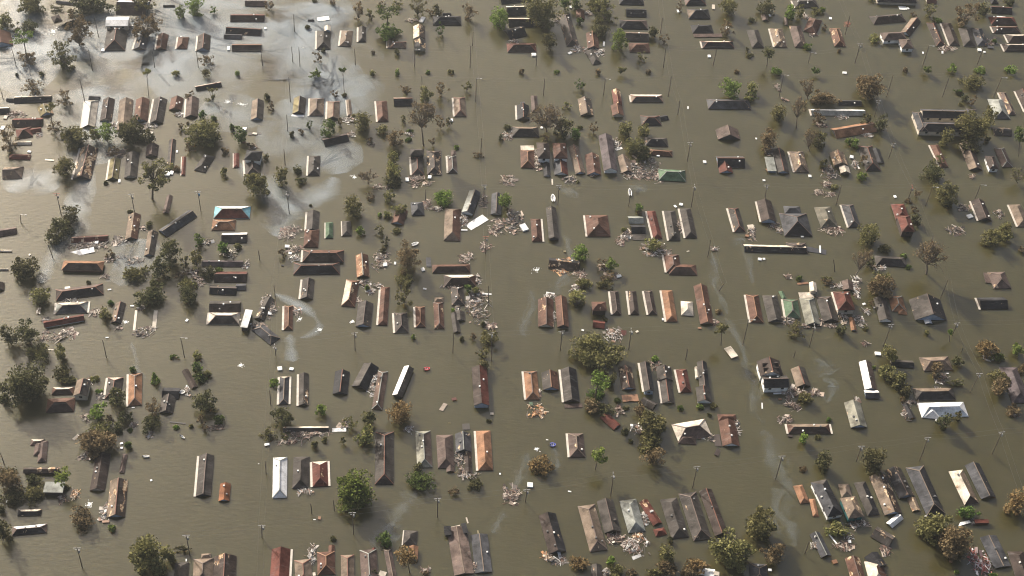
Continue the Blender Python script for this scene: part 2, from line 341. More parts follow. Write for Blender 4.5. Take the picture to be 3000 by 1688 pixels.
def house(kind, c, c6, opts, wings, ox, oy):
    t = [v / 4.83 for v in c6]; c6s = [t[0] + ox, t[1] + oy, t[2] + ox, t[3] + oy, t[4] + ox, t[5] + oy]
    e = opts.get('e', .32); ctr, L, W, ang = rect(c6s, e)
    area = L * W; big = area > 28
    nm = opts.get('n') or ('shed' if area < 34 else 'house')
    nm2 = {'mobile_home': 'mobile_home', 'raft': 'floating_raft', 'truck': 'truck', 'container': 'container', 'shed': 'shed',
           'house': {'gg': 'gable_house', 'hh': 'hip_roofed_house', 'ff': 'flat_roofed_house'}.get(kind, 'half_hipped_house')}[nm]
    root = empty(nm2, (ctr.x, ctr.y, 0), ang); rnd = random.Random(hash((round(ctr.x), round(ctr.y), 7)) & 0xffff)
    bpy.context.view_layer  # transforms below are computed analytically
    inv = (Matrix.Translation((ctr.x, ctr.y, 0)) @ Matrix.Rotation(ang, 4, 'Z')).inverted()
    wc = opts.get('wc') or rnd.choice(('gy', 'gb', 'lt', 'tn', 'bn'))
    if opts.get('e', 0) < .9 and 'wc' not in opts and rnd.random() < .3: wc = 'bl2'
    if 'w' not in opts and c not in ('wh', 'bl', 'lg') and rnd.random() < .5: opts['w0'] = rnd.choice((.02, .08, .16))
    roof_part(root, inv, ctr, L, W, ang, e, kind, c, opts.get('w', opts.get('w0', 0)), opts.get('fc', {}), opts.get('p', 30), opts.get('r'), wc, big, opts, rnd)
    for wk, wcol, w6, wo in wings:
        t = [v / 4.83 for v in w6]; w6s = [t[0] + ox, t[1] + oy, t[2] + ox, t[3] + oy, t[4] + ox, t[5] + oy]
        e2 = wo.get('e', e if 'e' not in opts or opts['e'] > 5 else opts['e']); e2 = wo.get('e', .32 if opts.get('e', 0) >= 2 and 'e' not in wo else e2 - .06)
        c2, L2, W2, a2 = rect(w6s, e2)
        roof_part(root, inv, c2, L2, W2, a2, e2, wk, wcol, wo.get('w', 0), wo.get('fc', {}), wo.get('p', 28), wo.get('r'), wo.get('wc') or wc, L2 * W2 > 28, wo, rnd)
    px, py = (c6s[0] + c6s[2]) / 2 + (c6s[4] - c6s[0]) / 2, (c6s[1] + c6s[5]) / 2
    ar = 'long ' if max(L, W) > 2.3 * min(L, W) else ('broad ' if area > 190 else ('small ' if area < 70 else ''))
    if nm == 'mobile_home': ds, ex = 'white mobile home drifting among the roofs', []
    elif nm == 'raft': ds, ex = 'drifting white and rust red deck section', []
    elif nm == 'truck': ds, ex = 'dark truck stranded against the big flat roof', []
    elif nm == 'container': ds, ex = 'red box container afloat among debris', []
    else:
        kd = {'gg': 'gable', 'hh': 'hip', 'ff': 'flat', 'gh': 'gable fronted', 'hg': 'hip fronted'}[kind]
        ds = f"{ar}{CN[c]} {kd} roof" + (' shed' if nm == 'shed' else '')
        ex = []
        if opts.get('w', 0) >= .3: ex.append('with torn patches')
        if any(w_[0] for w_ in wings) and e >= 2: ex.append('raised above its walls')
        elif wings: ex.append('with a wing')
        if opts.get('s'): ex.append('with pale eave')
        for k, v in opts.get('fc', {}).items():
            if v in ('wh', 'lt', 'bl', 'or', 'tn') and v != c: ex.append(CN[v] + {'f': ' front', 'b': ' back', 'l': ' left', 'r': ' right'}[k] + ' slope')
    ITEMS.append([root, px, py, ds, ex, {'truck': 'truck', 'raft': 'raft', 'mobile_home': 'mobile home', 'container': 'container', 'shed': 'shed'}.get(nm, 'house'), CN[c] + ' roof', area, 'H'])

# ------------------------------------------------------------------ trees
RNG = np.random.default_rng(11)
def tree(kind, col, x, y, w, h, base):
    cx, cy = x, y; g = P(cx, cy); dist = (g - Vector((0, 0, H0))).length; sc = dist / FPX
    el = math.asin(H0 / dist); a = w / 2 * sc; hv = h / 2 * sc
    k = hv * hv - (a * math.sin(el)) ** 2
    if k > (.35 * a * math.cos(el)) ** 2: b = min(math.sqrt(k) / math.cos(el), 1.7 * a); ad = a
    else: b = .42 * a; ad = math.sqrt(max(hv * hv - (b * math.cos(el)) ** 2, (.25 * a) ** 2)) / math.sin(el)
    if base:
        gp = P(*base); zs = np.linspace(.5, 22, 90)
        zc = min(zs, key=lambda z: math.hypot(Qp((gp.x, gp.y, z))[0] - cx, Qp((gp.x, gp.y, z))[1] - cy))
        ctr = P(cx, cy, zc); 
    else:
        zc = b * (.55 if kind == 'r' else .72); ctr = P(cx, cy, zc); gp = Vector((ctr.x, ctr.y, 0))
    name = {'r': 'shrub', 'p': 'palm_bush', 'b': 'bare_tree', 's': 'storm_stripped_tree', 'u': 'pine_tree', 'c': 'conical_shrub'}.get(kind, 'leafy_tree')
    root = empty(name, (gp.x, gp.y, 0)); off = np.array([ctr.x - gp.x, ctr.y - gp.y, zc])
    N0 = a * (ad + b) * .5 * max(1, 3.0 / a) ** .5
    seedv = RNG
    # limbs and clump centres
    M = {'r': 7, 'd': 19, 's': 24, 'b': 34, 'u': 9, 'p': 16, 'c': 6}[kind]; M = max(4, int(M * min(1.7, max(.6, a / 4.2))))
    u = seedv.normal(size=(M, 3)); u /= np.linalg.norm(u, axis=1)[:, None]
    rr = seedv.uniform(.3, 1.0, M) if kind in 'd' else seedv.uniform(.35, .85, M) if kind in 'r' else seedv.uniform(.45, .95, M)
    if kind in 'ds':
        cut = seedv.normal(size=3); cut /= np.linalg.norm(cut); rr = rr * np.where(u @ cut > .45, .55, 1.06)
    ctrs = u * rr[:, None] * np.array([a, ad, b])
    if kind == 'u': ctrs[:, 2] = np.abs(ctrs[:, 2]) * .6 + .1 * b
    if kind in 'bp': ctrs[:, 2] = np.abs(ctrs[:, 2]) * .9
    if kind == 'c': ctrs = np.stack([seedv.normal(0, .12, M) * a, seedv.normal(0, .12, M) * ad, np.linspace(-.8, .8, M) * b], 1)
    ctrs += off
    mb = MB(); tr = max(.10, min(.38, a * .055)); fork = Vector((off[0] * .8, off[1] * .8, max(.4, zc - b * .65)))
    if kind in 'r': fork = Vector((0, 0, .1))
    mb.tube([Vector((0, 0, -1)), Vector(fork) * .5 + Vector((seedv.normal() * .1, 0, 0)), fork], [tr * 1.25, tr, tr * .8], 6)
    for p in ctrs:
        p = Vector(p); mid = fork.lerp(p, .5) + Vector((seedv.normal(), seedv.normal(), abs(seedv.normal()))) * a * .07
        mb.tube([fork, mid, p], [tr * .6, tr * .35, tr * .12], 4)
        if kind == 'd' and seedv.random() < .3:
            q = off + (np.array(p) - off) * 1.35; mb.tube([p, Vector(q)], [tr * .16, tr * .05], 3)
        if kind in 'bs':
            for _ in range(7 if kind == 'b' else 3):
                q = p + Vector(seedv.normal(size=3)) * a * (.17 if kind == 'b' else .2); mb.tube([mid.lerp(p, seedv.uniform(.2, 1)), q], [tr * .22, tr * .08], 3)
    if kind not in 'rpc': mb.obj('trunk', TWIG if kind == 'b' or (kind == 's' and col == 'n') else BARK, root)
    # leaves: small faces in clumps
    dens = {'r': 52, 'd': 64, 's': 42, 'b': 18, 'u': 36, 'p': 30, 'c': 44}[kind]
    N = int(min(30000, max(300, N0 * dens)))
    if kind == 'c':
        t = seedv.uniform(-1, 1, N); rad = (1 - (t + 1) / 2.2) * seedv.uniform(.6, 1, N) ** .5; th = seedv.uniform(0, 6.283, N)
        pos = np.stack([rad * np.cos(th) * a, rad * np.sin(th) * ad, t * b], 1) + off
    elif kind == 'p':
        idx = seedv.integers(0, M, N); tt = seedv.uniform(.15, 1, N) ** .7
        o0 = np.array([off[0], off[1], max(.2, zc - b * .4)]); d = ctrs[idx] - o0
        pos = o0 + d * tt[:, None] * 1.15; pos[:, 2] -= (tt ** 2) * b * .35; pos += seedv.normal(0, .18, (N, 3))
    else:
        idx = seedv.integers(0, M, N); cr = {'r': .42, 'd': .32, 's': .19, 'b': .16, 'u': .38}[kind]
        v = seedv.normal(size=(N, 3)); v /= np.linalg.norm(v, axis=1)[:, None]
        rad = seedv.uniform(.25, 1, N) ** .45 * seedv.uniform(.5, 1.35, M)[idx]
        pos = ctrs[idx] + v * rad[:, None] * np.array([a, ad, b * (.7 if kind != 'u' else .35)]) * cr
        if kind in 'dr':
            m = int(N * .22); v2 = seedv.normal(size=(m, 3)); v2 /= np.linalg.norm(v2, axis=1)[:, None]
            pos[:m] = off + v2 * (seedv.uniform(.2, .8, m) ** .6)[:, None] * np.array([a, ad, b])
    pos[:, 2] = np.where(pos[:, 2] < .05, .05 + seedv.random(N) * .3, pos[:, 2])
    sz = seedv.uniform(.19, .45, N) * {'b': .7, 's': .78}.get(kind, 1.0) * (1.15 if a > 5 else .9)
    n1 = seedv.normal(size=(N, 3)) + (0, 0, .7); n1 /= np.linalg.norm(n1, axis=1)[:, None]
    t1 = np.cross(n1, seedv.normal(size=(N, 3))); t1 /= np.linalg.norm(t1, axis=1)[:, None]; t2 = np.cross(n1, t1)
    s1 = t1 * (sz * 1.25)[:, None]; s2 = t2 * (sz * .8)[:, None]
    if kind == 'p': s1 = s1 * 1.4
    V = np.stack([pos - s1, pos - s2 * 1.0, pos + s1, pos + s2], 1).reshape(-1, 3)
    quads('foliage' if kind in 'rpc' else 'crown', V, leafmat(col), root)
    cn = {'g': 'green', 'G': 'deep green', 'o': 'olive green', 'D': 'dark green', 'y': 'yellowish green', 'n': 'brownish', 'yy': 'golden brown', 'yl': 'bright yellow green', 'lg': 'bright lime green'}[col]
    kn = {'r': 'round shrub', 'p': 'spiky palm bush', 'b': 'bare branching tree', 's': 'thin storm stripped tree', 'u': 'pine like tree on a tall trunk', 'c': 'conical evergreen shrub', 'd': 'leafy tree'}[kind]
    sz_ = 'large ' if a > 6 else ('small ' if a < 2.4 else '')
    ITEMS.append([root, x, y, f"{sz_}{cn} {kn}", [], 'shrub' if kind in 'rpc' else 'tree', None, a, 'T'])

# ------------------------------------------------------------------ poles
WOOD = paint((.075, .058, .045), .8); METAL = paint((.30, .30, .29), .5); RUST = paint((.30, .10, .06), .7)
def pole(x1, y1, x2, y2, t, ox, oy):
    tx, ty, bx, by = x1 / 4.83 + ox, y1 / 4.83 + oy, x2 / 4.83 + ox, y2 / 4.83 + oy
    g = P(bx, by); zs = np.linspace(2, 15, 131)
    hh = float(min(zs, key=lambda z: math.hypot(Qp((g.x, g.y, z))[0] - tx, Qp((g.x, g.y, z))[1] - ty)))
    top = P(tx, ty, hh) - g; top.z = hh
    if Vector((top.x, top.y)).length > .35 * hh: top = Vector((top.x, top.y, 0)).normalized() * .35 * hh + Vector((0, 0, hh))
    nm = 'street_lamp' if t == 'l' else 'utility_pole'; root = empty(nm, g)
    mb = MB(); mb.tube([Vector((0, 0, -1)), top * .5 + Vector((.05, .03, 0)), top], [.17, .15, .10], 6); mb.obj('pole', WOOD, root)
    rnd = random.Random(int(tx * 7 + ty)); ex = ''
    if t == 'l':
        mb = MB(); mb.tube([top, top + Vector((.9, -.2, .25)), top + Vector((1.7, -.35, .2))], [.07, .06, .05], 4); arm = mb.obj('lamp_arm', METAL, root)
        mb = MB(); mb.box(top + Vector((1.9, -.4, .15)), (.75, .4, .2)); mb.obj('lamp_head', METAL, arm); ds = 'wooden street lamp with pale head'
    else:
        mb = MB(); z = -.5
        if t in ('w', 'a', 't'):
            mb.box(top + Vector((0, 0, -.5)), (2.2, .16, .18), Matrix.Rotation(rnd.choice((0, .1, 1.5)), 3, 'Z')); mb.box(top + Vector((0, 0, -1.3)), (1.3, .12, .12), Matrix.Rotation(.1, 3, 'Z'))
            mb.obj('crossarm', RUST if t == 'a' else METAL, root)
            mb = MB(); mb.tube([top + Vector((.4, -.2, -2.4)), top + Vector((.4, -.2, -1.5))], [.28, .28], 8)
            mb.obj('transformer', paint((.05, .25, .45), .4) if t == 't' else METAL, root)
            ds = {'w': 'utility pole with crossarms and pale transformer', 'a': 'utility pole with rusty crossarms', 't': 'utility pole carrying a blue transformer'}[t]
        elif t == 'n':
            for k in range(26):
                q = Matrix.Rotation(rnd.uniform(0, 6), 3, 'Z') @ Matrix.Rotation(rnd.uniform(-1, 1), 3, 'X'); mb.box(top * .55 + Vector([rnd.gauss(0, .6) for _ in range(3)]), (1.6, .12, .1), q)
            mb.obj('caught_debris', RUST, root); ds = 'utility pole with debris caught halfway up'
        else: ds = 'plain wooden utility pole'
    if hh < 5: ds = 'short ' + ds
    ITEMS.append([root, (tx + bx) / 2, (ty + by) / 2, ds, [], 'street lamp' if t == 'l' else 'utility pole', None, hh, 'P'])

# ------------------------------------------------------------------ debris, panels, boats
DM = {k: [paint(c, .65) for c in v] for k, v in {
    'w': [(.66, .65, .62), (.34, .31, .28), (.10, .085, .07), (.22, .14, .10), (.50, .48, .46)],
    'm': [(.52, .48, .43), (.18, .12, .09), (.06, .05, .045), (.30, .24, .19), (.11, .11, .12)],
    'p': [(.36, .28, .22), (.18, .105, .08), (.07, .05, .04), (.46, .40, .34), (.13, .10, .08)],
    'g': [(.05, .07, .03), (.3, .22, .15), (.12, .1, .07), (.5, .46, .4), (.09, .08, .05)],
    'o': [(.5, .3, .13), (.42, .2, .08), (.2, .12, .07), (.6, .5, .38), (.12, .1, .08)],
    'r': [(.28, .05, .04), (.5, .48, .48), (.12, .08, .08), (.36, .12, .1), (.65, .62, .6)]}.items()}
def debris(x, y, w, h, pal):
    w *= 1.2; h *= 1.2
    c = P(x, y, 0); a = (P(x + w / 2, y) - P(x - w / 2, y)).length / 2; b = (P(x, y - h / 2) - P(x, y + h / 2)).length / 2
    rnd = random.Random(int(x * 13 + y)); n = int(min(1500, 24 + a * b * 7.5)); V, F, MI = [], [], []
    mb = MB(); main = rnd.uniform(0, 3.14); blobs = [(rnd.uniform(-.8, .8), rnd.uniform(-.8, .8), rnd.uniform(.1, .55)) for _ in range(8)]
    for k in range(n):
        bx, by, br = rnd.choice(blobs); px, py = bx + rnd.gauss(0, br * .8), by + rnd.gauss(0, br * .8)
        if px * px + py * py > 1.3: continue
        z = max(.04, .1 + .55 * rnd.random() * max(0, 1 - px * px - py * py))
        t = rnd.random(); ci = rnd.choice((0, 1, 1, 2, 2, 3, 3, 4, 2))
        if t < .70: d = (rnd.uniform(.6, 2.7), rnd.uniform(.07, .2), .07)
        elif t < .93: d = (rnd.uniform(.3, 1.0), rnd.uniform(.25, .7), .06)
        else: d = (rnd.uniform(1.2, 3.2), rnd.uniform(.6, 1.6), .08); z = .05; ci = rnd.choice((2, 2, 1, 3, 0))
        q = Matrix.Rotation(main + (bx + by) * .9 + rnd.gauss(0, .45) + rnd.choice((0, 0, 0, 1.57)), 3, 'Z') @ Matrix.Rotation(rnd.gauss(0, .14), 3, 'Y') @ Matrix.Rotation(rnd.gauss(0, .25), 3, 'X')
        mb.box(Vector((px * a, py * b, z)), d, q); MI += [ci] * 6
    o = mk('debris', mb.v, mb.f, DM[pal], None, MI, c); o['kind'] = 'stuff'; o['group'] = 'drifts of broken timber and household debris'
    o['label'] = {'w': 'drift of white boards and broken timber afloat', 'm': 'tangle of mixed house wreckage afloat', 'p': 'drift of pinkish brown splintered timber', 'g': 'scum of leaves and twigs afloat',
                  'o': 'drift of raw orange plywood and timber', 'r': 'heap of red and grey house wreckage'}[pal]
def panel(c, x, y, w, h, q6=None):
    rnd = random.Random(int(x * 3 + y * 5)); z = .12
    if q6: ctr, L, W, ang = rect(q6, z); px, py = (q6[0] + q6[2]) / 2, (q6[1] + q6[5]) / 2
    else:
        ctr = P(x, y, z); L = (P(x + w / 2, y) - P(x - w / 2, y)).length; W = (P(x, y - h / 2) - P(x, y + h / 2)).length; ang = rnd.gauss(0, .2); px, py = x, y
    L, W = max(L, .35), max(W, .3)
    cube = .25 < L / W < 4 and L < 3.2 and not q6; L, W = (L * .8, W * .8) if cube else (L, W); t = min(L, W) * .3 if cube else .1
    mb = MB(); q = Matrix.Rotation(ang, 3, 'Z') @ Matrix.Rotation(rnd.gauss(0, .05), 3, 'X') @ Matrix.Rotation(rnd.gauss(0, .04), 3, 'Y')
    if cube: mb.box((0, 0, t * .4), (L, W, t), q); nm, cat, ds = 'floating_box', 'box', 'box shaped object afloat'
    elif L / W > 4.5 or W / L > 4.5: mb.box((0, 0, 0), (L, W, .1), q); nm, cat, ds = 'floating_plank', 'plank', 'plank afloat'
    else:
        for k in range(3): mb.box(q @ Vector(((k - 1) * L / 3, 0, rnd.uniform(-.02, .03))), (L / 3 - .03, W * rnd.uniform(.86, 1), .09), q)
        nm, cat, ds = 'floating_sheet', 'sheet', 'loose wall sheet afloat'
    o = mb.obj(nm, paint(c, .45, .2), None, ctr)
    ITEMS.append([o, px, py, f"{'long ' if cat == 'plank' else ''}{CN.get(c, c)} {ds}", [], cat, None, L * W, 'Q'])
def boat(c, x, y, w, h, rot):
    ctr = P(x, y, 0); a = (P(x + w / 2, y) - P(x - w / 2, y)).length / 2; b = (P(x, y - h / 2) - P(x, y + h / 2)).length / 2
    if rot == 90: L, W, ang = b, a, math.pi / 2
    else: L, W, ang = a, max(b * .9, a * .3), math.radians(-rot)
    n = 14; v, f = [], []; col = {'wh': (.8, .8, .78), 'rd': (.62, .07, .09), 'bb': (.13, .16, .50)}[c]
    for z, s in ((-.1, .8), (.55, 1.0), (.55, .78), (.12, .66)):
        for k in range(n):
            t = 2 * math.pi * k / n; X, Y = math.cos(t), math.sin(t); tap = 1 - .45 * max(0, X) ** 2
            v.append((X * L * s, abs(Y) ** .75 * (1 if Y > 0 else -1) * W * s * tap, z))
    for r in range(3):
        for k in range(n): k2 = (k + 1) % n; f.append((r * n + k, r * n + k2, (r + 1) * n + k2, (r + 1) * n + k))
    f.append(tuple(3 * n + k for k in range(n)))
    root = empty('boat', ctr, ang); mk('hull', v, f, paint(col, .35, .1), root)
    for k in (-.3, .25):
        mb = MB(); mb.box((k * L, 0, .42), (.22, W * 1.25, .06)); mb.obj('seat', paint((.3, .3, .3), .6), root)
    mb = MB(); mb.box((-L * .92, 0, .6), (.35, .3, .6)); mb.obj('outboard_motor', paint((.03, .03, .03), .4), root)
    ITEMS.append([root, x, y, {'wh': 'small white boat', 'rd': 'small bright red boat', 'bb': 'small blue boat'}[c], [], 'boat', None, L, 'Q'])
def powerline(pts, ds, z=8.6, off=.9):
    pw = [P(x, y, z) for x, y in pts]; mb = MB()
    for o_, dz in ((-off, 0), (off, 0)):
        for i in range(len(pw) - 1):
            a, b = pw[i], pw[i + 1]; d = (b - a).normalized(); s = Vector((-d.y, d.x, 0)) * o_ + Vector((0, 0, dz)); ps = []
            for k in range(7): t = k / 6; ps.append(a.lerp(b, t) + s + Vector((0, 0, -3.2 * t * (1 - t))))
            mb.tube(ps, [.020] * 7, 3)
    o = mb.obj('power_line', paint((.12, .115, .10), .6))
    ITEMS.append([o, pts[len(pts) // 2][0], pts[len(pts) // 2][1], ds, [], 'power line', None, 1, 'L'])
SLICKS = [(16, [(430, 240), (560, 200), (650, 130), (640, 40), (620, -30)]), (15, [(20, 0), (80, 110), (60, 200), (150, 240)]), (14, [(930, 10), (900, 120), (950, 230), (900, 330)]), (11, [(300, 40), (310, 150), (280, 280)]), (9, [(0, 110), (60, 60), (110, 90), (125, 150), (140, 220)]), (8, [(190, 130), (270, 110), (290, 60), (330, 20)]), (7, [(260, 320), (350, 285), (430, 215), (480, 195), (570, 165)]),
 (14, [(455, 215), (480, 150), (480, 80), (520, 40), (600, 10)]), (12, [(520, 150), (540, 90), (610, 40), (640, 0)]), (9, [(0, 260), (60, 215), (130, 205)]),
 (6, [(805, 235), (850, 170), (890, 110), (940, 60), (1000, 20)]), (7, [(860, 110), (890, 60), (960, 40), (1040, 30)]), (8, [(930, 215), (990, 225), (1060, 200)]),
 (8, [(850, 280), (900, 270), (960, 300), (1000, 280)]), (7, [(270, 500), (240, 560), (225, 620), (235, 660), (190, 700), (150, 760), (120, 830)]), (10, [(300, 250), (290, 320), (285, 400), (300, 480)]),
 (7, [(840, 290), (860, 350), (850, 390), (900, 440), (970, 460), (990, 510)]), (9, [(700, 480), (790, 560), (860, 600), (950, 570), (980, 520)]), (10, [(800, 690), (840, 640), (860, 600)]),
 (3, [(805, 860), (860, 885), (905, 915), (935, 950), (920, 975), (880, 990)]), (4, [(850, 980), (855, 1030), (860, 1060)]), (3, [(385, 1000), (398, 1050), (400, 1085), (425, 1110)]),
 (8, [(1225, 1445), (1195, 1470), (1165, 1500), (1150, 1540), (1120, 1560)]), (9, [(1080, 1590), (1130, 1570), (1160, 1590)]), (4, [(2085, 740), (2100, 790), (2090, 830), (2110, 870), (2130, 920)]),
 (3.5, [(2150, 720), (2175, 700), (2195, 770), (2205, 830)]), (4, [(2125, 930), (2150, 970), (2180, 1040), (2190, 1100), (2215, 1130), (2205, 1190), (2240, 1240)]), (9, [(2240, 1260), (2270, 1340), (2300, 1420), (2290, 1500), (2330, 1600)]),
 (5, [(1640, 555), (1670, 560), (1690, 580)]), (6, [(1845, 555), (1870, 550), (1885, 565)]), (4, [(1555, 850), (1560, 900), (1530, 960), (1540, 990)]), (5, [(1510, 1440), (1530, 1370), (1550, 1330)]), (4, [(1625, 1310), (1632, 1350), (1625, 1380)]),
 (4, [(1480, 1500), (1460, 1530), (1440, 1560)]), (9, [(2400, 1050), (2415, 1080), (2430, 1100)]), (4, [(1655, 690), (1670, 740), (1690, 790)]), (6, [(1620, 860), (1640, 830), (1660, 800)]), (5, [(2410, 1110), (2440, 1130), (2420, 1180)]),
 (6, [(600, 300), (680, 330), (760, 300)]), (10, [(20, 560), (90, 520), (160, 560)]), (14, [(420, 700), (400, 770), (340, 760)])]
LINES = [[(-60, 1638), (220, 1601), (544, 1566), (766, 1537), (1032, 1500), (1282, 1458), (1543, 1432), (1796, 1390), (2042, 1365), (2292, 1334), (2525, 1305), (2719, 1280), (2933, 1263), (3060, 1248)],
 [(-60, 996), (300, 994), (529, 990), (803, 996), (1037, 975), (1328, 975), (1646, 968), (1850, 965), (2194, 940), (2388, 953), (2612, 944), (2805, 944), (3060, 938)],
 [(-60, 566), (165, 564), (384, 563), (579, 558), (840, 563), (1246, 557), (1418, 546), (1638, 543), (1849, 548), (2034, 541), (2246, 541), (2464, 541), (2674, 543), (2873, 540), (3060, 539)],
 [(-60, 236), (240, 235), (430, 232), (845, 226), (1235, 224), (1395, 230), (1595, 232), (1772, 232), (1968, 223), (2295, 221), (2617, 219), (2784, 217), (2932, 230), (3060, 228)],
 [(-60, 146), (34, 143), (259, 145), (445, 145), (574, 138), (765, 152), (870, 140), (1038, 143), (1214, 145), (1378, 140), (1571, 160), (1950, 140), (2101, 140), (2380, 155), (2520, 130), (2721, 135), (2882, 138), (3060, 136)],
 [(2440, -60), (2520, 126), (2618, 419), (2674, 544), (2779, 819), (2805, 944), (2871, 1090), (2933, 1263), (3060, 1620)], [(1375, -60), (1384, 90), (1410, 405), (1418, 543), (1424, 690), (1432, 836), (1440, 968)],
 [(865, -60), (845, 225), (838, 335), (831, 435), (840, 563), (803, 835), (803, 1000), (790, 1145), (776, 1350), (766, 1537), (760, 1720)], [(1930, -60), (1940, 50), (1967, 223), (1992, 300), (2034, 540), (2082, 704), (2122, 830)]]

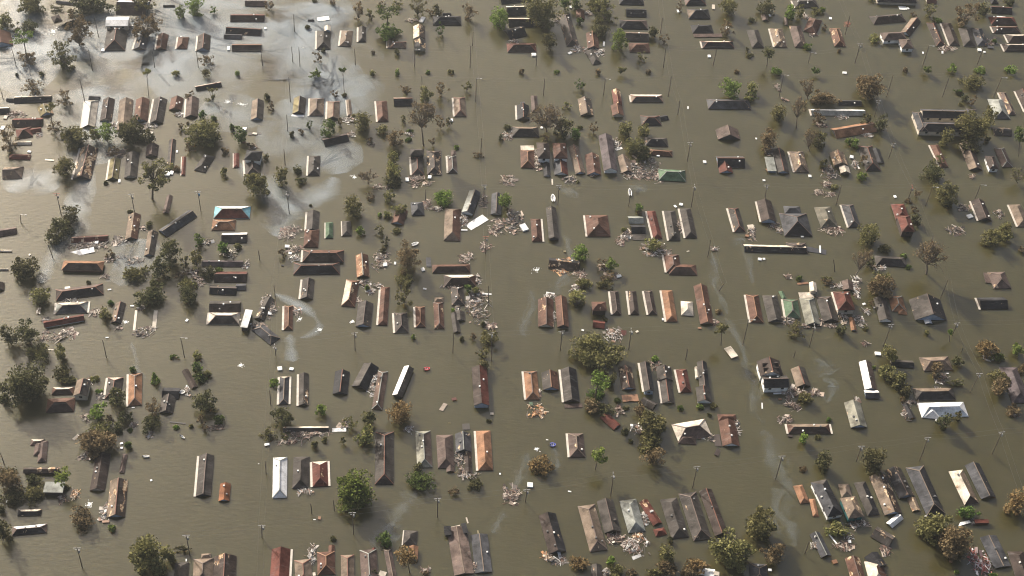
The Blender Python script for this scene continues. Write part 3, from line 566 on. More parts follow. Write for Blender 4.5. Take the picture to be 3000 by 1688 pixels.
LNAMES = ['power cables sloping across the open water at the lower rows', 'power cables crossing just below the middle', 'power cables crossing in front of the blue tarp roof', 'power cables along the line of round shrubs',
 'power cables crossing between the top rows of roofs', 'long power cables running away past the slate grey complex', 'power cables running away near the centre past the white boat', 'power cables running away left of centre past the mobile home', 'power cables running away right of centre right of the green hip roof']
DATA = """
@0 0
H gg gy 790 45 1110 82 800 5
H hh bn 775 308 900 298 700 230
H gg br -120 690 175 632 -140 505
H gg bn 1625 205 2060 210 1700 8 fc=b:wh
H gg rd 1650 3 2130 8 1660 -60
H gg dk 2305 100 2470 98 2310 72
H hh gb 1470 715 1770 718 1515 390 v=3
W gg wh 1500 365 1820 370 1505 235 e=3 p=14
H gg gy 1890 695 2060 712 1940 500 s=l
H gg br 2205 700 2350 705 2240 490 s=l
T d o 420 60 340 300
T d o 60 300 240 220
T s o 215 400 180 190
T d D 400 370 220 230
T s n 380 810 320 260
T u g 330 530 300 190 385 870
T s n 1090 440 380 660
T s o 860 800 400 420
T s o 820 110 220 120
T d D 1300 80 600 280
T s n 460 1220 300 270
T s n 910 1390 270 290
T s o 2020 60 330 260
T s n 2070 400 430 400
T r D 237 1060 35 60
T r o 583 1050 65 75
T u y 2080 1050 150 150 2105 1385
P 1250 700 1310 1000
P 1330 230 1395 520
P 165 690 230 940
P 1130 1130 1203 1452
P 2150 700 2190 960
P 0 1240 45 1405
F 740 440 230 150
F 140 680 150 60
F 60 400 160 120
Q wh 1460 715 60 40
D 1780 430 120 150 m
@500 0
H gg pk 1045 85 1355 88 1060 5
H gg rd 840 305 1320 305 855 205 fc=f:bn v=2
H gg dk 775 475 1270 505 800 375 w=.2
H gg gy 745 550 1000 552 760 485
H gg br 860 725 1280 722 875 625 fc=f:bn
H hh br 80 690 230 690 110 525 s=l
H gg bn 365 720 545 712 390 510 s=l v=2
H gg dk 1940 300 2025 300 1940 275
H hh gb 2070 690 2262 700 2068 430 s=l v=2
W gg lt 2175 440 2265 438 2178 370 e=1.5
H gg dk 368 1290 730 1225 338 1222 fc=b:lt
T d g 130 180 140 250
T d g 330 90 260 300
T s g 615 150 120 120
T r D 1935 385 75 75
T r D 2165 715 60 70
T s n 500 830 220 210
T s n 2080 810 180 200
T s n 1410 80 170 160
T r y 80 1045 120 110
T r o 505 1045 160 150
T r g 942 1038 75 95
T p g 2070 1045 230 190
T r D 1355 1370 90 110
T s n 2310 1330 110 110
T s n 2290 20 180 160
T s o 2040 10 90 60
P 1735 200 1752 450
P 1708 660 1728 880
P 1812 670 1830 940 l
P 1670 1090 1693 1440
P 1278 740 1300 930
P 360 690 390 960
Q wh 2160 265 170 60
Q wh 820 690 50 60
Q wh 1340 405 40 30
@1000 0
H hh tn -15 640 140 668 0 420 s=l
H hg gb 240 590 350 592 243 385 s=l
H hh tn 690 678 915 678 700 590
W hh tn 650 680 700 680 648 545 s=l
H gg bn 1015 550 1185 550 1018 375 e=1.5 w=.6 fc=l:lt
W gg dk 1028 685 1190 688 1030 570 w=.6
H hh dk 1280 360 1680 350 1310 235
W gg dk 1430 240 1550 235 1440 185
T s n 240 160 230 330
T s o 400 190 170 200
T s n 550 80 160 140
T u G 660 185 320 210 645 420
T d G 670 465 330 230
T s o 810 60 200 160
T s o 1080 110 260 320
T d D 1345 150 160 150
T s n 1250 170 120 120
T s n 1800 170 280 330
T d g 2215 240 280 380
T s G 1410 420 150 250
T d D 790 740 100 100
T s n 445 735 60 70
T r y 445 1030 90 100
T r g 790 1025 85 125
T r g 1230 1020 70 65
T r o 1555 1020 100 80
T s n 910 1270 240 190
T d o 1190 1340 200 290
T s n 1410 1270 220 260
T s o 1780 1220 150 260
T u G 20 1030 120 180 45 1330
T r D 40 1350 75 70
P 187 690 198 920
P 1037 700 1038 940 l
P 1865 450 1855 650
P 1825 650 1822 965
P 1138 1080 1142 1300
P 1910 1110 1900 1440 l
D 1000 300 150 60 m
Q wh 1145 285 70 90
@1500 0
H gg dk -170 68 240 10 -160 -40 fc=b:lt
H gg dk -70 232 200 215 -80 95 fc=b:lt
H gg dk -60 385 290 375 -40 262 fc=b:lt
H gg dk -35 565 205 500 -115 430 w=.3
H hh rd -65 740 348 740 -75 615 fc=f:bn
H hh gb 775 660 945 640 655 215 w=.4
H gg br 912 270 1030 272 905 145
H gg br 1070 690 1235 688 1050 475 v=2
H hh gb 1150 930 1250 885 1040 730
H hh dk 1515 65 1862 68 1510 -60
H gg dk 1612 238 1900 238 1605 125
H hh dk 1528 408 1915 410 1525 285 fc=b:pk,r:pk
H gg gb 1600 580 1930 585 1595 455 fc=b:tn
H hh br 1665 738 1955 742 1650 610
H hh pk 280 1582 370 1590 262 1350
T d o 390 190 480 480
T d D 540 600 240 300
T d G 740 50 200 200 735 150
T d G 900 60 160 180
T d o 1230 50 340 200
T s o 1310 200 380 320
T d D 1250 430 280 230
T d g 1505 560 260 350
T d D 2010 450 150 200
T s n 2150 560 150 160
T s o 1830 800 170 170
T r n 135 1015 70 100
T r g 630 1020 90 70
T r n 1220 1020 80 110
T p o 1565 1005 170 210
T r n 1930 1010 95 80
T s G 980 1200 190 200
T s n 2380 100 100 200
T d G 950 300 100 110
P 345 770 342 930
P 460 1120 445 1350
P 1320 1120 1295 1340 l
P 2130 250 2100 470
P 2180 660 2140 960
P 2255 1080 2210 1370
D 960 690 200 110 w
D 1200 740 230 120 w
D 1070 180 80 100 m
D 30 590 100 50 w
D 640 270 70 120 m
Q wh 310 780 80 45
Q wh 820 755 70 30
Q wh 1300 625 30 70
Q wh 830 100 45 40
Q wh 2350 160 30 45
@2000 0
H hh dk 48 72 340 75 0 -60 fc=l:pk
H hh dk 88 265 395 268 55 130 fc=l:tn
H hh dk 145 470 440 468 110 355 v=1
W ff pk 160 525 560 520 150 480 e=.3
H hh dk 285 680 730 680 262 585 fc=b:lt s=l
H hh gb 985 675 1150 672 905 425
H hh tn 1300 665 1480 668 1230 405 w=.5 s=l
H hh pk 1590 668 1760 672 1505 365 w=.3
H hh br 1715 435 1895 490 1790 240
H hh br 2150 655 2310 658 2070 400 w=.5
H gg pk 1130 290 1220 295 1105 205
H hh gb 1590 115 1920 100 1550 10 s=l
H gg pk 1440 355 1490 355 1440 250
T d o 650 90 280 280
T s n 640 390 240 290
T d D 1200 110 250 230
T r D 990 290 150 70
T d g 1530 160 170 280
T d o 1670 170 150 300
T d o 1890 155 170 110
T d g 1975 140 90 90
T d D 1210 740 190 190 1190 935
T r D 940 785 120 80
T s o 915 690 50 80
T d g 1760 660 160 110
T s n 2010 390 70 90
T r g 1310 1005 180 150
T p G 1880 1000 150 180
T r n 770 1010 70 60
T d g 690 1250 310 310
T d y 990 1240 200 220
T b n 1750 1230 220 330 1780 1400
T d n 1990 1390 400 210
T r n 2210 720 40 70
T r y 950 1400 180 80
P 488 665 428 935
P 1815 750 1775 890 l
P 2370 215 2300 490 n
P 1425 1065 1365 1370 l
Q lt 435 105 50 75
Q wh 2090 265 45 35
Q wh 630 395 45 40
Q wh 590 405 25 30
Q wh 2290 1035 70 30
Q wh 375 800 50 40
Q wh 1235 220 35 35
D 1740 240 80 60 w
D 1850 500 80 30 p
D 1420 1410 70 40 p
D 1340 1240 60 90 p
@2500 0
H hh dk 310 30 870 35 340 -80 e=1.5
H hh gb 285 345 745 300 225 235 fc=f:bn
H gg bn 665 460 800 515 825 255 fc=l:tn
H hh pk 430 575 760 560 380 465 e=2 wc=wh
W hh pk 685 690 850 685 640 560 e=2 wc=wh
H hh bn 1175 650 1310 650 1035 325 w=.35
H hh bn 1365 640 1510 650 1240 320 s=l w=.2
H hh gb 1565 655 1740 660 1490 400
H hh gy 1760 660 1900 640 1680 410 w=.35
H hh dk 1950 60 2050 50 1930 0
H gg dk 1935 190 2225 190 1950 95
H hh rd 1950 350 2310 352 1920 240 fc=f:bn
H hh gb 1990 465 2365 465 1950 375 s=l fc=b:tn
H hh bn 2200 605 2500 605 2140 490 s=l fc=b:lt
H hh bn 2145 725 2500 730 2095 622 s=l fc=b:lt
H gg br 1040 50 1180 50 1010 -30
T s o 1090 180 260 230
T s n 840 200 100 90
T s n 1600 180 330 420
T d D 1850 130 200 200
T r g 1200 290 130 80
T d y 300 540 190 130
T r g 1995 580 70 70
T d D 2210 30 150 90
T s o 260 5 120 70
T r n 735 990 70 90
T p G 1045 985 150 180
T r g 1415 980 150 140
T r g 1800 990 145 140
T r g 2245 980 190 160
T d n 220 1240 380 400
T d o 1680 1160 310 220
T s G 1490 1310 150 90
P 100 610 22 900 w
P 1070 650 972 960 l
P 565 1060 470 1370
P 1845 660 1755 910
P 1370 1050 1262 1370
P 2100 1100 1985 1370 l
D 1340 700 200 80 p
D 1960 600 130 90 p
Q wh 700 115 110 50
Q wh 772 120 30 35
Q wh 985 750 25 35
Q wh 1260 745 30 40
Q wh 1785 712 60 40
Q wh 1855 740 40 20
Q gy 1940 675 100 35
Q wh 2095 255 120 45
@0 260
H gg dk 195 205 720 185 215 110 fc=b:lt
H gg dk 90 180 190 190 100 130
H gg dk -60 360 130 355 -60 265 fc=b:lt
H gg yg 580 385 770 355 515 265 w=.6
H gg rd 180 540 600 535 185 420 fc=f:bn
H hh rd 275 685 495 690 190 560 fc=f:bn
W gg rd 440 640 590 620 430 565
H gg lt 195 800 440 790 205 755
H hh rd 135 995 435 1005 130 925
H gh tn 45 1275 320 1275 50 1110 w=.4
H gh lt 1160 550 1345 545 1210 170 fc=l:wh s=l
W gg gy 1230 165 1380 160 1290 105
H gg bn 1415 455 1580 455 1460 150 w=.3 v=2
H gg tn 1655 590 1850 600 1690 155
H gg br 1895 460 2085 465 1925 150 w=.25
H gg gb 2120 480 2305 490 2180 145 s=l v=1
H gg gb 1040 1270 1285 1300 1140 830 fc=r:bn w=.7 s=l
H gg yg 1520 1285 1670 1285 1560 1000 s=l
H gg gb 1750 1275 1930 1250 1800 920
H gg pk 2060 960 2230 960 2075 800
H gg gb 2360 1130 2455 1140 2395 720
T u y 700 250 220 130 745 530
T s n 750 530 230 210
T s n 110 690 330 420
T d o 1040 660 400 330
T d g 1500 640 240 310
T d o 1330 640 180 260
T d D 1850 610 420 400
T d D 2120 690 190 230
T d o 920 1080 280 350
T s o 2170 1190 500 500 2150 1560
T r D 1495 1335 60 50
T s n 1600 900 200 180
P 940 800 965 905
D 240 360 250 80 p
D 2130 540 200 130 w
D 1640 920 220 150 m
D 1560 520 200 60 w
D 560 640 80 60 w
Q lt 700 1010 130 20
Q wh 415 895 60 30
Q lt 80 410 60 50
Q wh 1690 1310 40 50
Q wh 2370 1210 90 70
Q wh 40 560 60 60
@500 260
H gg br -25 300 150 305 10 130
H gg pk 205 405 380 400 225 140 s=l
H gg gb 1135 440 1305 445 1150 170 fc=l:tn w=.2
H gg gb 1720 355 1895 355 1745 135 fc=l:yg
H hh tn 1965 380 2165 385 1970 135 w=.2 s=l
H gh tn 2220 420 2390 440 2215 170 s=l
H gg bn 2185 820 2530 740 2130 710 fc=f:dk
H hh rd 150 1225 205 1225 160 960 s=l w=.3
H hh gb 330 1150 490 1185 470 925 w=.2
H hh rd 895 1110 970 1120 890 905 s=l
H hh dk 1055 995 1275 1030 1070 860 e=2.8 wc=wh
W hh gb 1045 1255 1250 1200 1065 1030 s=l
H hh gb 1940 1228 2105 1228 1955 950 s=l w=.2
T s n 270 90 150 120
T s o 580 90 200 240
T d G 445 370 100 150
T d G 600 420 90 130
T d o 470 610 500 420
T s n 150 540 110 130
T s n 280 830 150 170
T d G 870 550 80 110
T d G 985 660 210 280
T s n 1130 800 140 90
T r n 780 880 120 120
T s o 1350 970 120 120
T r o 750 1190 110 140
T d o 1220 1360 370 400
T d o 1550 1250 230 330
T r D 1790 1140 140 160
T d D 1860 1300 220 120
T d G 2230 540 230 300
T s G 1955 510 110 170
T s n 1850 600 100 110
T r D 1715 650 80 110
T s n 2400 480 100 150
T r n 90 1130 110 90
T s n 1420 250 120 140
T r n 240 490 40 40
P 1640 370 1655 600
P 1600 850 1620 1080
F 820 185 210 130
F 1010 220 180 60
Q gb 1190 635 190 35
Q lt 1190 640 80 30
Q wh 1045 575 70 50
Q rd 1030 755 70 30
Q wh 15 1195 60 60
Q wh 90 890 30 40
D 100 360 130 50 w
D 1180 830 80 50 w
Q wh 1800 385 180 25
D 240 610 100 90 w
@1000 260
H hh tn 90 390 150 380 70 160 s=l
H hh br 515 465 668 462 490 175 s=l
H gg dk 745 250 1010 240 740 125 fc=b:tn
H hh tn 1605 390 1770 392 1585 125 s=l
H hh gb 1000 1215 1170 1220 980 960 s=l
W hh gb 975 940 1172 945 970 850 e=2.5
H hh gb 1215 1215 1420 1220 1205 880 w=.45
H hh pk 1515 1190 1640 1190 1500 950 s=l
W hh pk 1560 950 1630 950 1545 875
T d o 300 460 300 340
T d o 590 570 170 160
T d n 760 690 230 290
T d y 730 980 190 220
T d y 740 1170 300 280
T d D 730 1320 300 180
T b n 1130 400 420 520 1165 800
T s y 870 430 80 140
T s n 1410 480 180 300
T s D 1530 480 110 140
T s n 1290 760 110 140
T r g 1630 830 80 70
T s n 1950 930 210 110
T d D 2350 540 120 90
T s D 2260 690 80 200
T b n 380 1250 300 240 380 1340
T r G 970 600 130 60
T r G 950 720 100 70
T s n 430 720 160 120
T r D 770 930 120 130
P 1985 700 1975 885
D 2370 660 140 120 w
D 2330 1290 200 120 p
D 1100 1310 280 170 p
D 410 790 100 60 w
D 950 650 130 50 w
D 120 450 130 100 w
D 130 650 100 60 w
D 580 1380 240 60 p
Q wh 930 1290 60 60
Q wh 1250 1255 60 50
Q wh 1555 450 60 45
F 185 1250 110 70
@1500 260
H gg dk 75 435 250 440 65 235 s=l fc=b:gy
H gg gb 970 380 1155 378 930 150 fc=l:tn w=.5
H gg rd 1440 235 1560 230 1410 25 e=1 w=.6
W gg br 1420 388 1575 375 1405 240
H hh tn 1690 190 2135 190 1680 95 fc=f:gb,b:lt s=lb
H hh gb 1840 515 2120 518 1810 380 fc=f:dk
W gg dk 2120 450 2235 445 2060 385
H hh gb 0 680 375 680 5 540 fc=f:dk,b:tn
H hh br 125 1120 320 1120 120 870
W ff lt 130 870 320 868 115 805 e=.3
H hh bn 365 985 545 990 345 760 e=2.5 wc=wh v=1
W gg dk 450 1240 545 1240 440 1050
H hh br 590 990 785 985 575 770 e=2.5 wc=wh v=1
W gg rd 600 1220 790 1215 590 1040 fc=l:gy
H gg tn 900 1205 1040 1200 800 820 w=.2
H gg br 1065 1220 1260 1218 1035 940 v=2
H gg pu 1300 1165 1495 1160 1225 670 e=1.5 wc=wh
H gg tn 1555 1190 1715 1185 1480 960 w=.2
H hh gn 2050 1302 2430 1302 2095 1148
H hh gb 1880 810 2200 815 1880 690 fc=f:dk
H hh br 1960 930 2290 965 1920 850
T s y 780 230 170 150
T b n 480 440 520 470 490 600
T d D 720 540 270 330
T d G 900 660 200 170
T s n 1160 560 150 260
T d o 1610 560 240 280
T d y 1850 590 210 200
T d o 1730 800 300 300
T d D 1870 920 300 230
T r D 960 550 80 60
T s n 480 700 170 140
T r D 930 1320 50 40
D 350 1030 120 250 p
D 1850 1130 430 250 m
D 820 1270 180 90 m
D 1480 780 150 120 w
D 2060 1230 150 180 p
D 1150 1180 80 120 m
D 1640 1230 150 120 m
P 2375 170 2345 365
Q lt 635 540 100 50
Q wh 2070 945 50 45
Q lt 570 1320 20 90
Q wh 420 555 40 30
Q wh 490 1150 40 180
Q gy 150 205 80 30
@2000 260
H hh gy 355 285 960 290 345 150 v=2
H gg pk 495 720 810 715 470 580 r=y wc=gy
H gg gb 500 1115 890 1120 460 950 fc=f:dk
W gg rd 520 1200 705 1185 490 1030 r=y
H gg gb 1340 1195 1510 1195 1265 870
W ff lg 1200 1170 1325 1160 1165 970 e=1
H hh tn 1585 1180 1785 1180 1505 890 w=.5 s=l
H gg tn 2140 1090 2340 1080 2080 910 w=.5 e=1
W gg lt 2230 1200 2365 1190 2220 1110 r=y
H gg dk 2200 235 2530 235 2190 165
H gg lg 1830 378 2590 385 1805 290 fc=b:wh s=l
H gg or 2125 720 2680 590 2160 580
T s G 980 110 200 160
T d o 1370 330 290 280
T b n 1640 290 260 400 1610 560
T s n 1950 400 260 240
T d n 1220 690 290 330
T b n 1800 720 260 460 1795 880
T d o 1920 700 250 240
T s n 1170 870 150 130
T r o 2000 1080 130 160
T d g 2360 740 120 120
T r o 2150 1390 130 100
T b n 1780 60 150 200 1780 150
D 2080 1200 200 180 m
D 2050 1360 130 90 p
D 1220 880 110 90 p
D 2250 400 130 50 w
D 1960 520 120 60 p
Q wh 1040 708 28 26
Q wh 310 1040 55 38
Q wh 1800 1240 50 35
Q wh 2390 970 60 45
Q wh 1150 1300 45 25
Q wh 75 270 25 40
Q or 1200 1155 45 45
Q wh 2240 1110 30 30
P 110 750 65 1030 w
@2500 260
H hh gy 930 605 1560 605 960 480 e=2.5 wc=lt fc=f:dk
W hh gy 930 600 1060 600 830 330 e=2.5 wc=lt r=y
W gh gy 970 410 1640 420 960 290 e=2.5 wc=lt fc=f:dk
W hh gy 1620 500 1760 500 1600 290 e=2.5 wc=lt r=y
H hh lg 2000 430 2215 425 1905 150 fc=f:gy
H hh pk 2200 370 2300 365 2055 55 w=.5 s=l
H gg bn 2430 330 2600 330 2290 35 s=l
H gg gb 1985 660 2240 665 1960 550 w=.5
H hh br 1230 1110 1350 1110 1080 795 s=l w=.2
H gg bn 1640 1150 1825 1150 1490 780 fc=l:tn
H hh bn 1925 1140 2055 1130 1865 960 e=2 wc=wh
H hh pk 2110 1115 2250 1100 1995 845
H hh gb 180 1160 390 1160 60 810 w=.2
W gg dk 330 1050 445 1060 250 850
T d D 190 440 160 160
T d D 390 500 220 270
T r D 1500 50 150 90
T r D 1590 150 110 110
T s n 1690 180 130 180
T r o 1520 230 60 40
T d o 1930 380 220 340
T d o 1700 570 420 440
T d o 1330 670 230 300
T r D 1900 720 90 110
T d D 1620 830 320 200
T d G 2360 640 170 250 2350 960
T s o 1220 1000 170 200
T d D 1150 1190 340 300
T b o 2330 1230 260 280 2330 1340
T d g 120 1240 170 140
T s n 120 1000 150 180
T d g 30 760 120 190
D 200 660 150 60 w
D 1680 1250 60 60 p
D 30 1080 80 120 w
P 570 770 500 990 w
P 360 160 300 400 w
@0 540
H gg pk -60 750 235 700 -60 650
H gg lt -100 955 165 955 -100 930
H gg lt -100 1215 115 1215 -100 1195
H gg br 1775 775 1945 785 1820 425 w=.5 fc=l:tn
H gg rd 1010 830 1530 800 1010 745 w=.5
H hh or 865 1215 1445 1225 905 1080 e=1.2 wc=br fc=f:bn
H gg gb 2040 1010 2180 1015 2095 670 fc=l:tn
H gg gy 2365 742 2795 455 2235 655
H gg pk 2300 405 2385 410 2360 160
T d D 1000 430 270 280
T d D 870 590 330 300
T d D 750 740 300 260
T d D 320 1190 380 350
T r D 2115 560 120 110
T d D 2390 940 300 420
T s n 1560 980 160 150
T d o 1890 1280 380 250
T d D 2280 1190 300 320
T r D 2170 1380 100 120
T s o 2060 1180 130 150
T r D 1250 1390 60 60
T r D 1840 385 90 40
P 795 120 865 430 a
P 1850 130 1905 400 w
P 290 430 290 545 l
P 680 860 750 1040
D 1250 880 520 130 m
D 1690 810 180 120 m
D 1880 1080 300 90 m
D 1480 1300 100 50 p
D 1590 1050 200 70 m
D 2030 630 60 50 p
Q wh 1160 960 350 70
Q wh 1370 820 60 60
Q lt 420 1000 30 30
@500 540
H hh bl 605 485 1115 485 630 310 fc=b:wh,f:rd v=1
H hh or 580 648 910 650 595 500
H gg gb 720 830 1080 825 725 690 fc=b:wh w=.3
H gg pu 440 1160 1020 1165 445 1075
H gg rd 610 1385 1065 1380 640 1240 fc=f:bn
H hh br 1875 890 2085 890 1900 640
W gg gb 1915 660 2090 660 1935 390 s=l
H hh gn 2190 762 2300 762 2190 540 s=l
H hh bn 1870 1095 2450 1100 1870 930 e=.8 s=l fc=b:br
H hh gb 1745 1275 2400 1272 1735 1110 fc=f:dk
T d g 400 800 140 190
T d o 350 1040 200 300
T s o 210 1090 200 190
T d G 735 910 220 210
T d o 950 870 100 100
T s n 1580 950 150 230
T s n 170 1280 230 170
T d D 530 1270 250 200
T r g 680 1210 120 80
T d y 250 1420 280 240
T r D 1980 305 40 30
D 1720 700 350 170 p
D 1750 920 200 100 p
D 1740 1060 180 90 w
D 330 1260 200 90 m
D 420 1380 110 110 p
D 1070 1120 80 130 w
D 520 820 90 70 w
D 850 980 200 120 g
Q wh 1650 885 80 50
Q wh 1690 980 60 35
Q dk 1585 1150 50 22
P 380 90 430 390 t
P 1640 110 1680 415 w
P 1240 940 1260 1075
@1000 540
H hh gb 15 728 145 728 5 520 s=l
H hh gy 1000 440 1180 440 975 255
H gg br 710 548 880 578 770 350
H hh tn 1445 800 1680 795 1470 345 fc=r:br w=.15
H gg lg 1695 400 1860 420 1815 95 e=1 wc=wh fc=r:gy
H gg gy 2110 430 2260 430 2130 140
H gg or 215 1350 375 1290 225 1030 w=.5 fc=r:br
H hh br 1285 1255 1820 1245 1290 1140 fc=f:bn
H hh bn 1440 1460 1900 1450 1460 1290 fc=b:lt,r:br w=.2
H ff gy 1205 1165 1275 1165 1195 1035 e=.2
T d o 150 300 340 380
T s n 430 170 180 140
T d o 670 170 180 190
T d y 820 360 190 200
T d y 660 430 120 110
T d g 1440 190 360 280
T d g 2320 230 240 280
T r g 545 430 60 70
T d g 265 650 140 160
T s o 560 640 180 180
T r o 780 660 180 90
T s D 620 800 130 170
T s D 590 930 100 90
T d n 930 1030 370 430
T d o 900 1370 260 200
T r G 1800 1430 100 80
D 1210 290 80 130 p
D 1700 520 150 200 w
D 1990 240 150 170 m
D 2270 610 320 200 p
D 560 1090 250 220 m
D 1800 1060 200 140 p
D 2050 900 130 130 p
D 1330 350 180 60 m
D 1900 1340 130 130 w
D 1560 1430 300 80 m
D 330 1400 150 60 w
Q wh 1740 650 110 20
Q4 wh 1840 650 2085 505 1750 575
Q wh 620 1140 70 60
Q wh 1155 1210 60 55
Q wh 760 1120 35 45
B wh 1040 855 120 45 -25
P 2020 0 2015 250 w
P 1195 70 1190 240
P 2045 730 2040 980 a
@1500 540
H hh br 285 810 430 808 262 490 s=r
H gg gb 520 775 665 770 480 335 e=1
H hh br 1065 740 1390 735 1035 440 s=l v=2
H gg dk 1690 695 1895 700 1670 575
W gg lg 1650 560 1860 555 1640 455
W ff gb 1705 790 1890 785 1700 700 e=.2
H hh rd 2000 770 2125 765 1905 380 s=l v=1
H hh gb 2220 800 2380 790 2150 380 s=l w=.15
H hh gb 2455 760 2615 755 2370 345 s=l
H gg bn 510 1190 950 1235 530 1040 w=.5 fc=b:dk
H hh br 2185 1250 2395 1240 2150 1000 r=y s=l v=1
W hh br 2200 1285 2595 1278 2230 1140 fc=f:bn
T d G 1800 340 130 130
T s n 1800 400 90 80
T r y 1590 640 90 70
T d y 1990 850 250 230
T d g 980 980 260 270
T d g 1400 1140 170 200
T s n 1290 1130 180 180
T s n 1350 1290 200 180
T d y 1010 1390 300 160
D 50 540 190 310 m
D 2050 920 380 170 w
D 1600 720 200 150 m
D 2350 600 100 150 p
D 760 1180 320 190 o
D 960 1300 150 200 p
D 1540 820 120 100 p
D 1420 1310 150 80 p
D 1270 1180 80 70 p
Q wh 170 620 110 110
Q wh 1610 745 150 40
Q wh 1510 1305 90 40
Q yg 745 955 45 28
Q wh 2310 315 38 42
Q wh 2390 290 60 40
B wh 580 205 65 110 90
B wh 1668 125 50 110 90
F 350 1210 180 120
P 665 5 650 290 w
P 1685 50 1650 310
@2000 540
H hh gb 735 680 880 660 645 345 s=l w=.2
H gg bn 1110 540 1315 525 1055 250 s=l e=.8 w=.15
H hh gy 1440 735 1830 730 1370 415 fc=f:dk
W hh gy 1440 420 1670 420 1430 310
H hh yg2 1960 620 2190 600 1865 330 w=.2
H hh gy 2350 610 2520 605 2245 290 s=l v=1
H gg dk 880 955 1760 980 850 850 fc=b:lt w=.3
W hh gb 1490 975 1765 970 1470 830 w=.5
Q4 gy 1765 950 2040 1000 1750 880
Q4 lt 930 640 1015 625 915 575
Q wh 1945 910 20 130
Q or 910 735 60 40
P 2085 1050 2160 1245
T r G 1650 1330 90 80
T s o 2040 1340 180 110
D 960 680 130 190 m
D 1310 620 150 130 m
D 2100 660 280 110 p
D 2010 130 230 100 p
D 450 930 70 50 w
D 1480 1310 80 60 p
Q wh 1090 1065 60 40
Q wh 1150 1060 40 30
Q wh 1690 740 50 30
Q lt 75 950 50 15
P 172 10 120 320 w
P 1190 0 1165 210 w
P 2245 10 2170 290
P 395 790 355 1030
@2500 540
H hh rd 690 670 870 670 615 445 e=3 wc=bn v=1
W hh rd 600 500 790 490 535 285 e=1
H gg bn 1770 515 1955 510 1665 240 s=l v=2
H hh tn 2330 595 2500 600 2195 285 s=l
H hh gb 300 1150 730 1160 330 1020 fc=f:dk
T d o 240 700 330 330
T d D 450 900 210 150
T s n 860 370 130 110
T d D 900 490 150 180
T d o 1320 150 350 320
T s n 900 130 130 150
T s n 780 240 110 80
T d y 2150 600 180 170
T d o 2180 730 170 200
T d o 1960 740 320 290
T b n 1070 1010 480 480 1040 1270
T b n 130 1080 320 460 20 1320
T d o 400 1330 330 200
T r G 720 1010 90 80
T r G 770 1170 100 70
T s n 2380 930 130 100
T d D 240 1110 140 200
D 1450 650 230 110 m
D 370 1180 150 80 w
D 1570 330 140 80 m
D 2060 430 120 80 m
D 40 1380 100 140 w
Q wh 590 178 45 38
Q wh 1645 460 95 55
P 840 20 775 215 a
P 1120 40 1020 310 l
P 1800 10 1720 215 l
@0 820
H gg bn -60 150 60 150 -60 45
H hh bn 805 290 1475 205 775 140 fc=b:pk,f:dk w=.2
H hh lg 800 478 1245 465 790 325 s=lr fc=f:gy,b:lt
H gg rd 600 680 1170 570 640 590 e=.8 wc=wh
H gg gb 1565 610 1710 610 1640 330 fc=l:tn w=.2
Q4 lt 1880 720 1915 718 1910 430
Q4 lt 2150 715 2200 728 2180 430
Q4 tn 510 490 570 490 525 390
T d o 550 230 320 320
T d D 120 790 240 330
T d D 390 760 320 380
T d o 560 1010 320 270
T d y 850 1030 180 260
T d D 880 1290 290 240
T d o 1480 470 190 220
T r G 1560 320 80 80
T d D 2130 230 500 310
T r G 1880 1270 95 95
T c g 2190 1390 130 210
T d o 960 1420 240 120
T r y 1330 1410 150 110
D 860 790 350 180 p
D 1360 480 130 100 p
D 1670 680 60 40 p
D 640 790 120 110 p
D 1030 290 250 45 w
D 2050 740 270 120 m
D 640 580 80 70 w
D 1990 390 80 60 w
Q wh 955 120 90 40
Q wh 1515 818 55 16
Q wh 1550 140 60 20
Q wh 1870 370 60 20
Q lt 720 990 80 14
F 1780 600 110 80
P 1450 850 1505 1100
@500 820
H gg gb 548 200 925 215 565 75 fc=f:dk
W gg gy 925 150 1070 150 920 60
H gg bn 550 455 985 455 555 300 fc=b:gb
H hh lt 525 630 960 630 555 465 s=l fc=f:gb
H ff wh 985 665 1085 680 1060 415 e=2.3 n=mobile_home
H gg gb 1180 545 1320 575 1340 250 w=.3
H hh gy 1410 925 1545 820 1150 710 w=.2
H hh br 1600 710 1725 705 1610 370 s=l
H gg gb 1835 270 2010 275 1865 -5 s=l w=.3
T d D 260 230 280 280
T d y 360 1070 130 130
T d G 380 1220 180 180
T d G 400 1370 160 150
T d o 520 1320 110 110
T s g 50 1080 160 80
D 1400 400 200 340 m
D 1230 660 220 80 m
D 1780 440 150 80 p
Q wh 230 575 40 45
Q wh 1545 1260 80 60
Q wh 1710 1265 70 45
Q wh 1405 475 65 60
Q wh 1145 640 30 60
Q wh 1800 425 130 16
Q lt 950 565 120 25
F 990 1210 140 80
F 1830 555 110 80
F 2110 705 130 80
P 140 820 195 1095 l
P 1460 80 1480 245
P 1465 925 1490 1075 w
@1000 820
H hh br 0 365 190 385 70 -5 w=.4 fc=l:lt
H gg gb 200 660 415 670 240 325 w=.1
H hh br 520 640 650 640 560 100 s=l w=.3
H hh gb 760 750 950 740 745 470 s=l w=.2
H hh br 1055 670 1190 668 1045 380 s=l
H hh br 1320 690 1460 690 1300 320 w=.4
W hh tn 1315 320 1450 320 1320 250
H hh gb 1565 358 1745 355 1545 100 w=.4
H gg gb 1590 745 1690 745 1545 470
W gg gb 1620 580 1760 585 1600 450
T s o 890 200 310 400
T r g 360 110 70 110
T d G 1800 120 110 140
T r y 1910 150 100 110
T r g 1020 810 60 80
T r D 1705 835 70 80
T r g 1580 430 50 50
T r D 2010 630 80 80
T d o 2080 820 270 250
T s o 2010 1030 230 230
T d D 2020 1210 180 180
T s n 1860 790 120 150
D 1950 400 280 430 m
D 460 120 250 130 w
D 1580 80 250 90 m
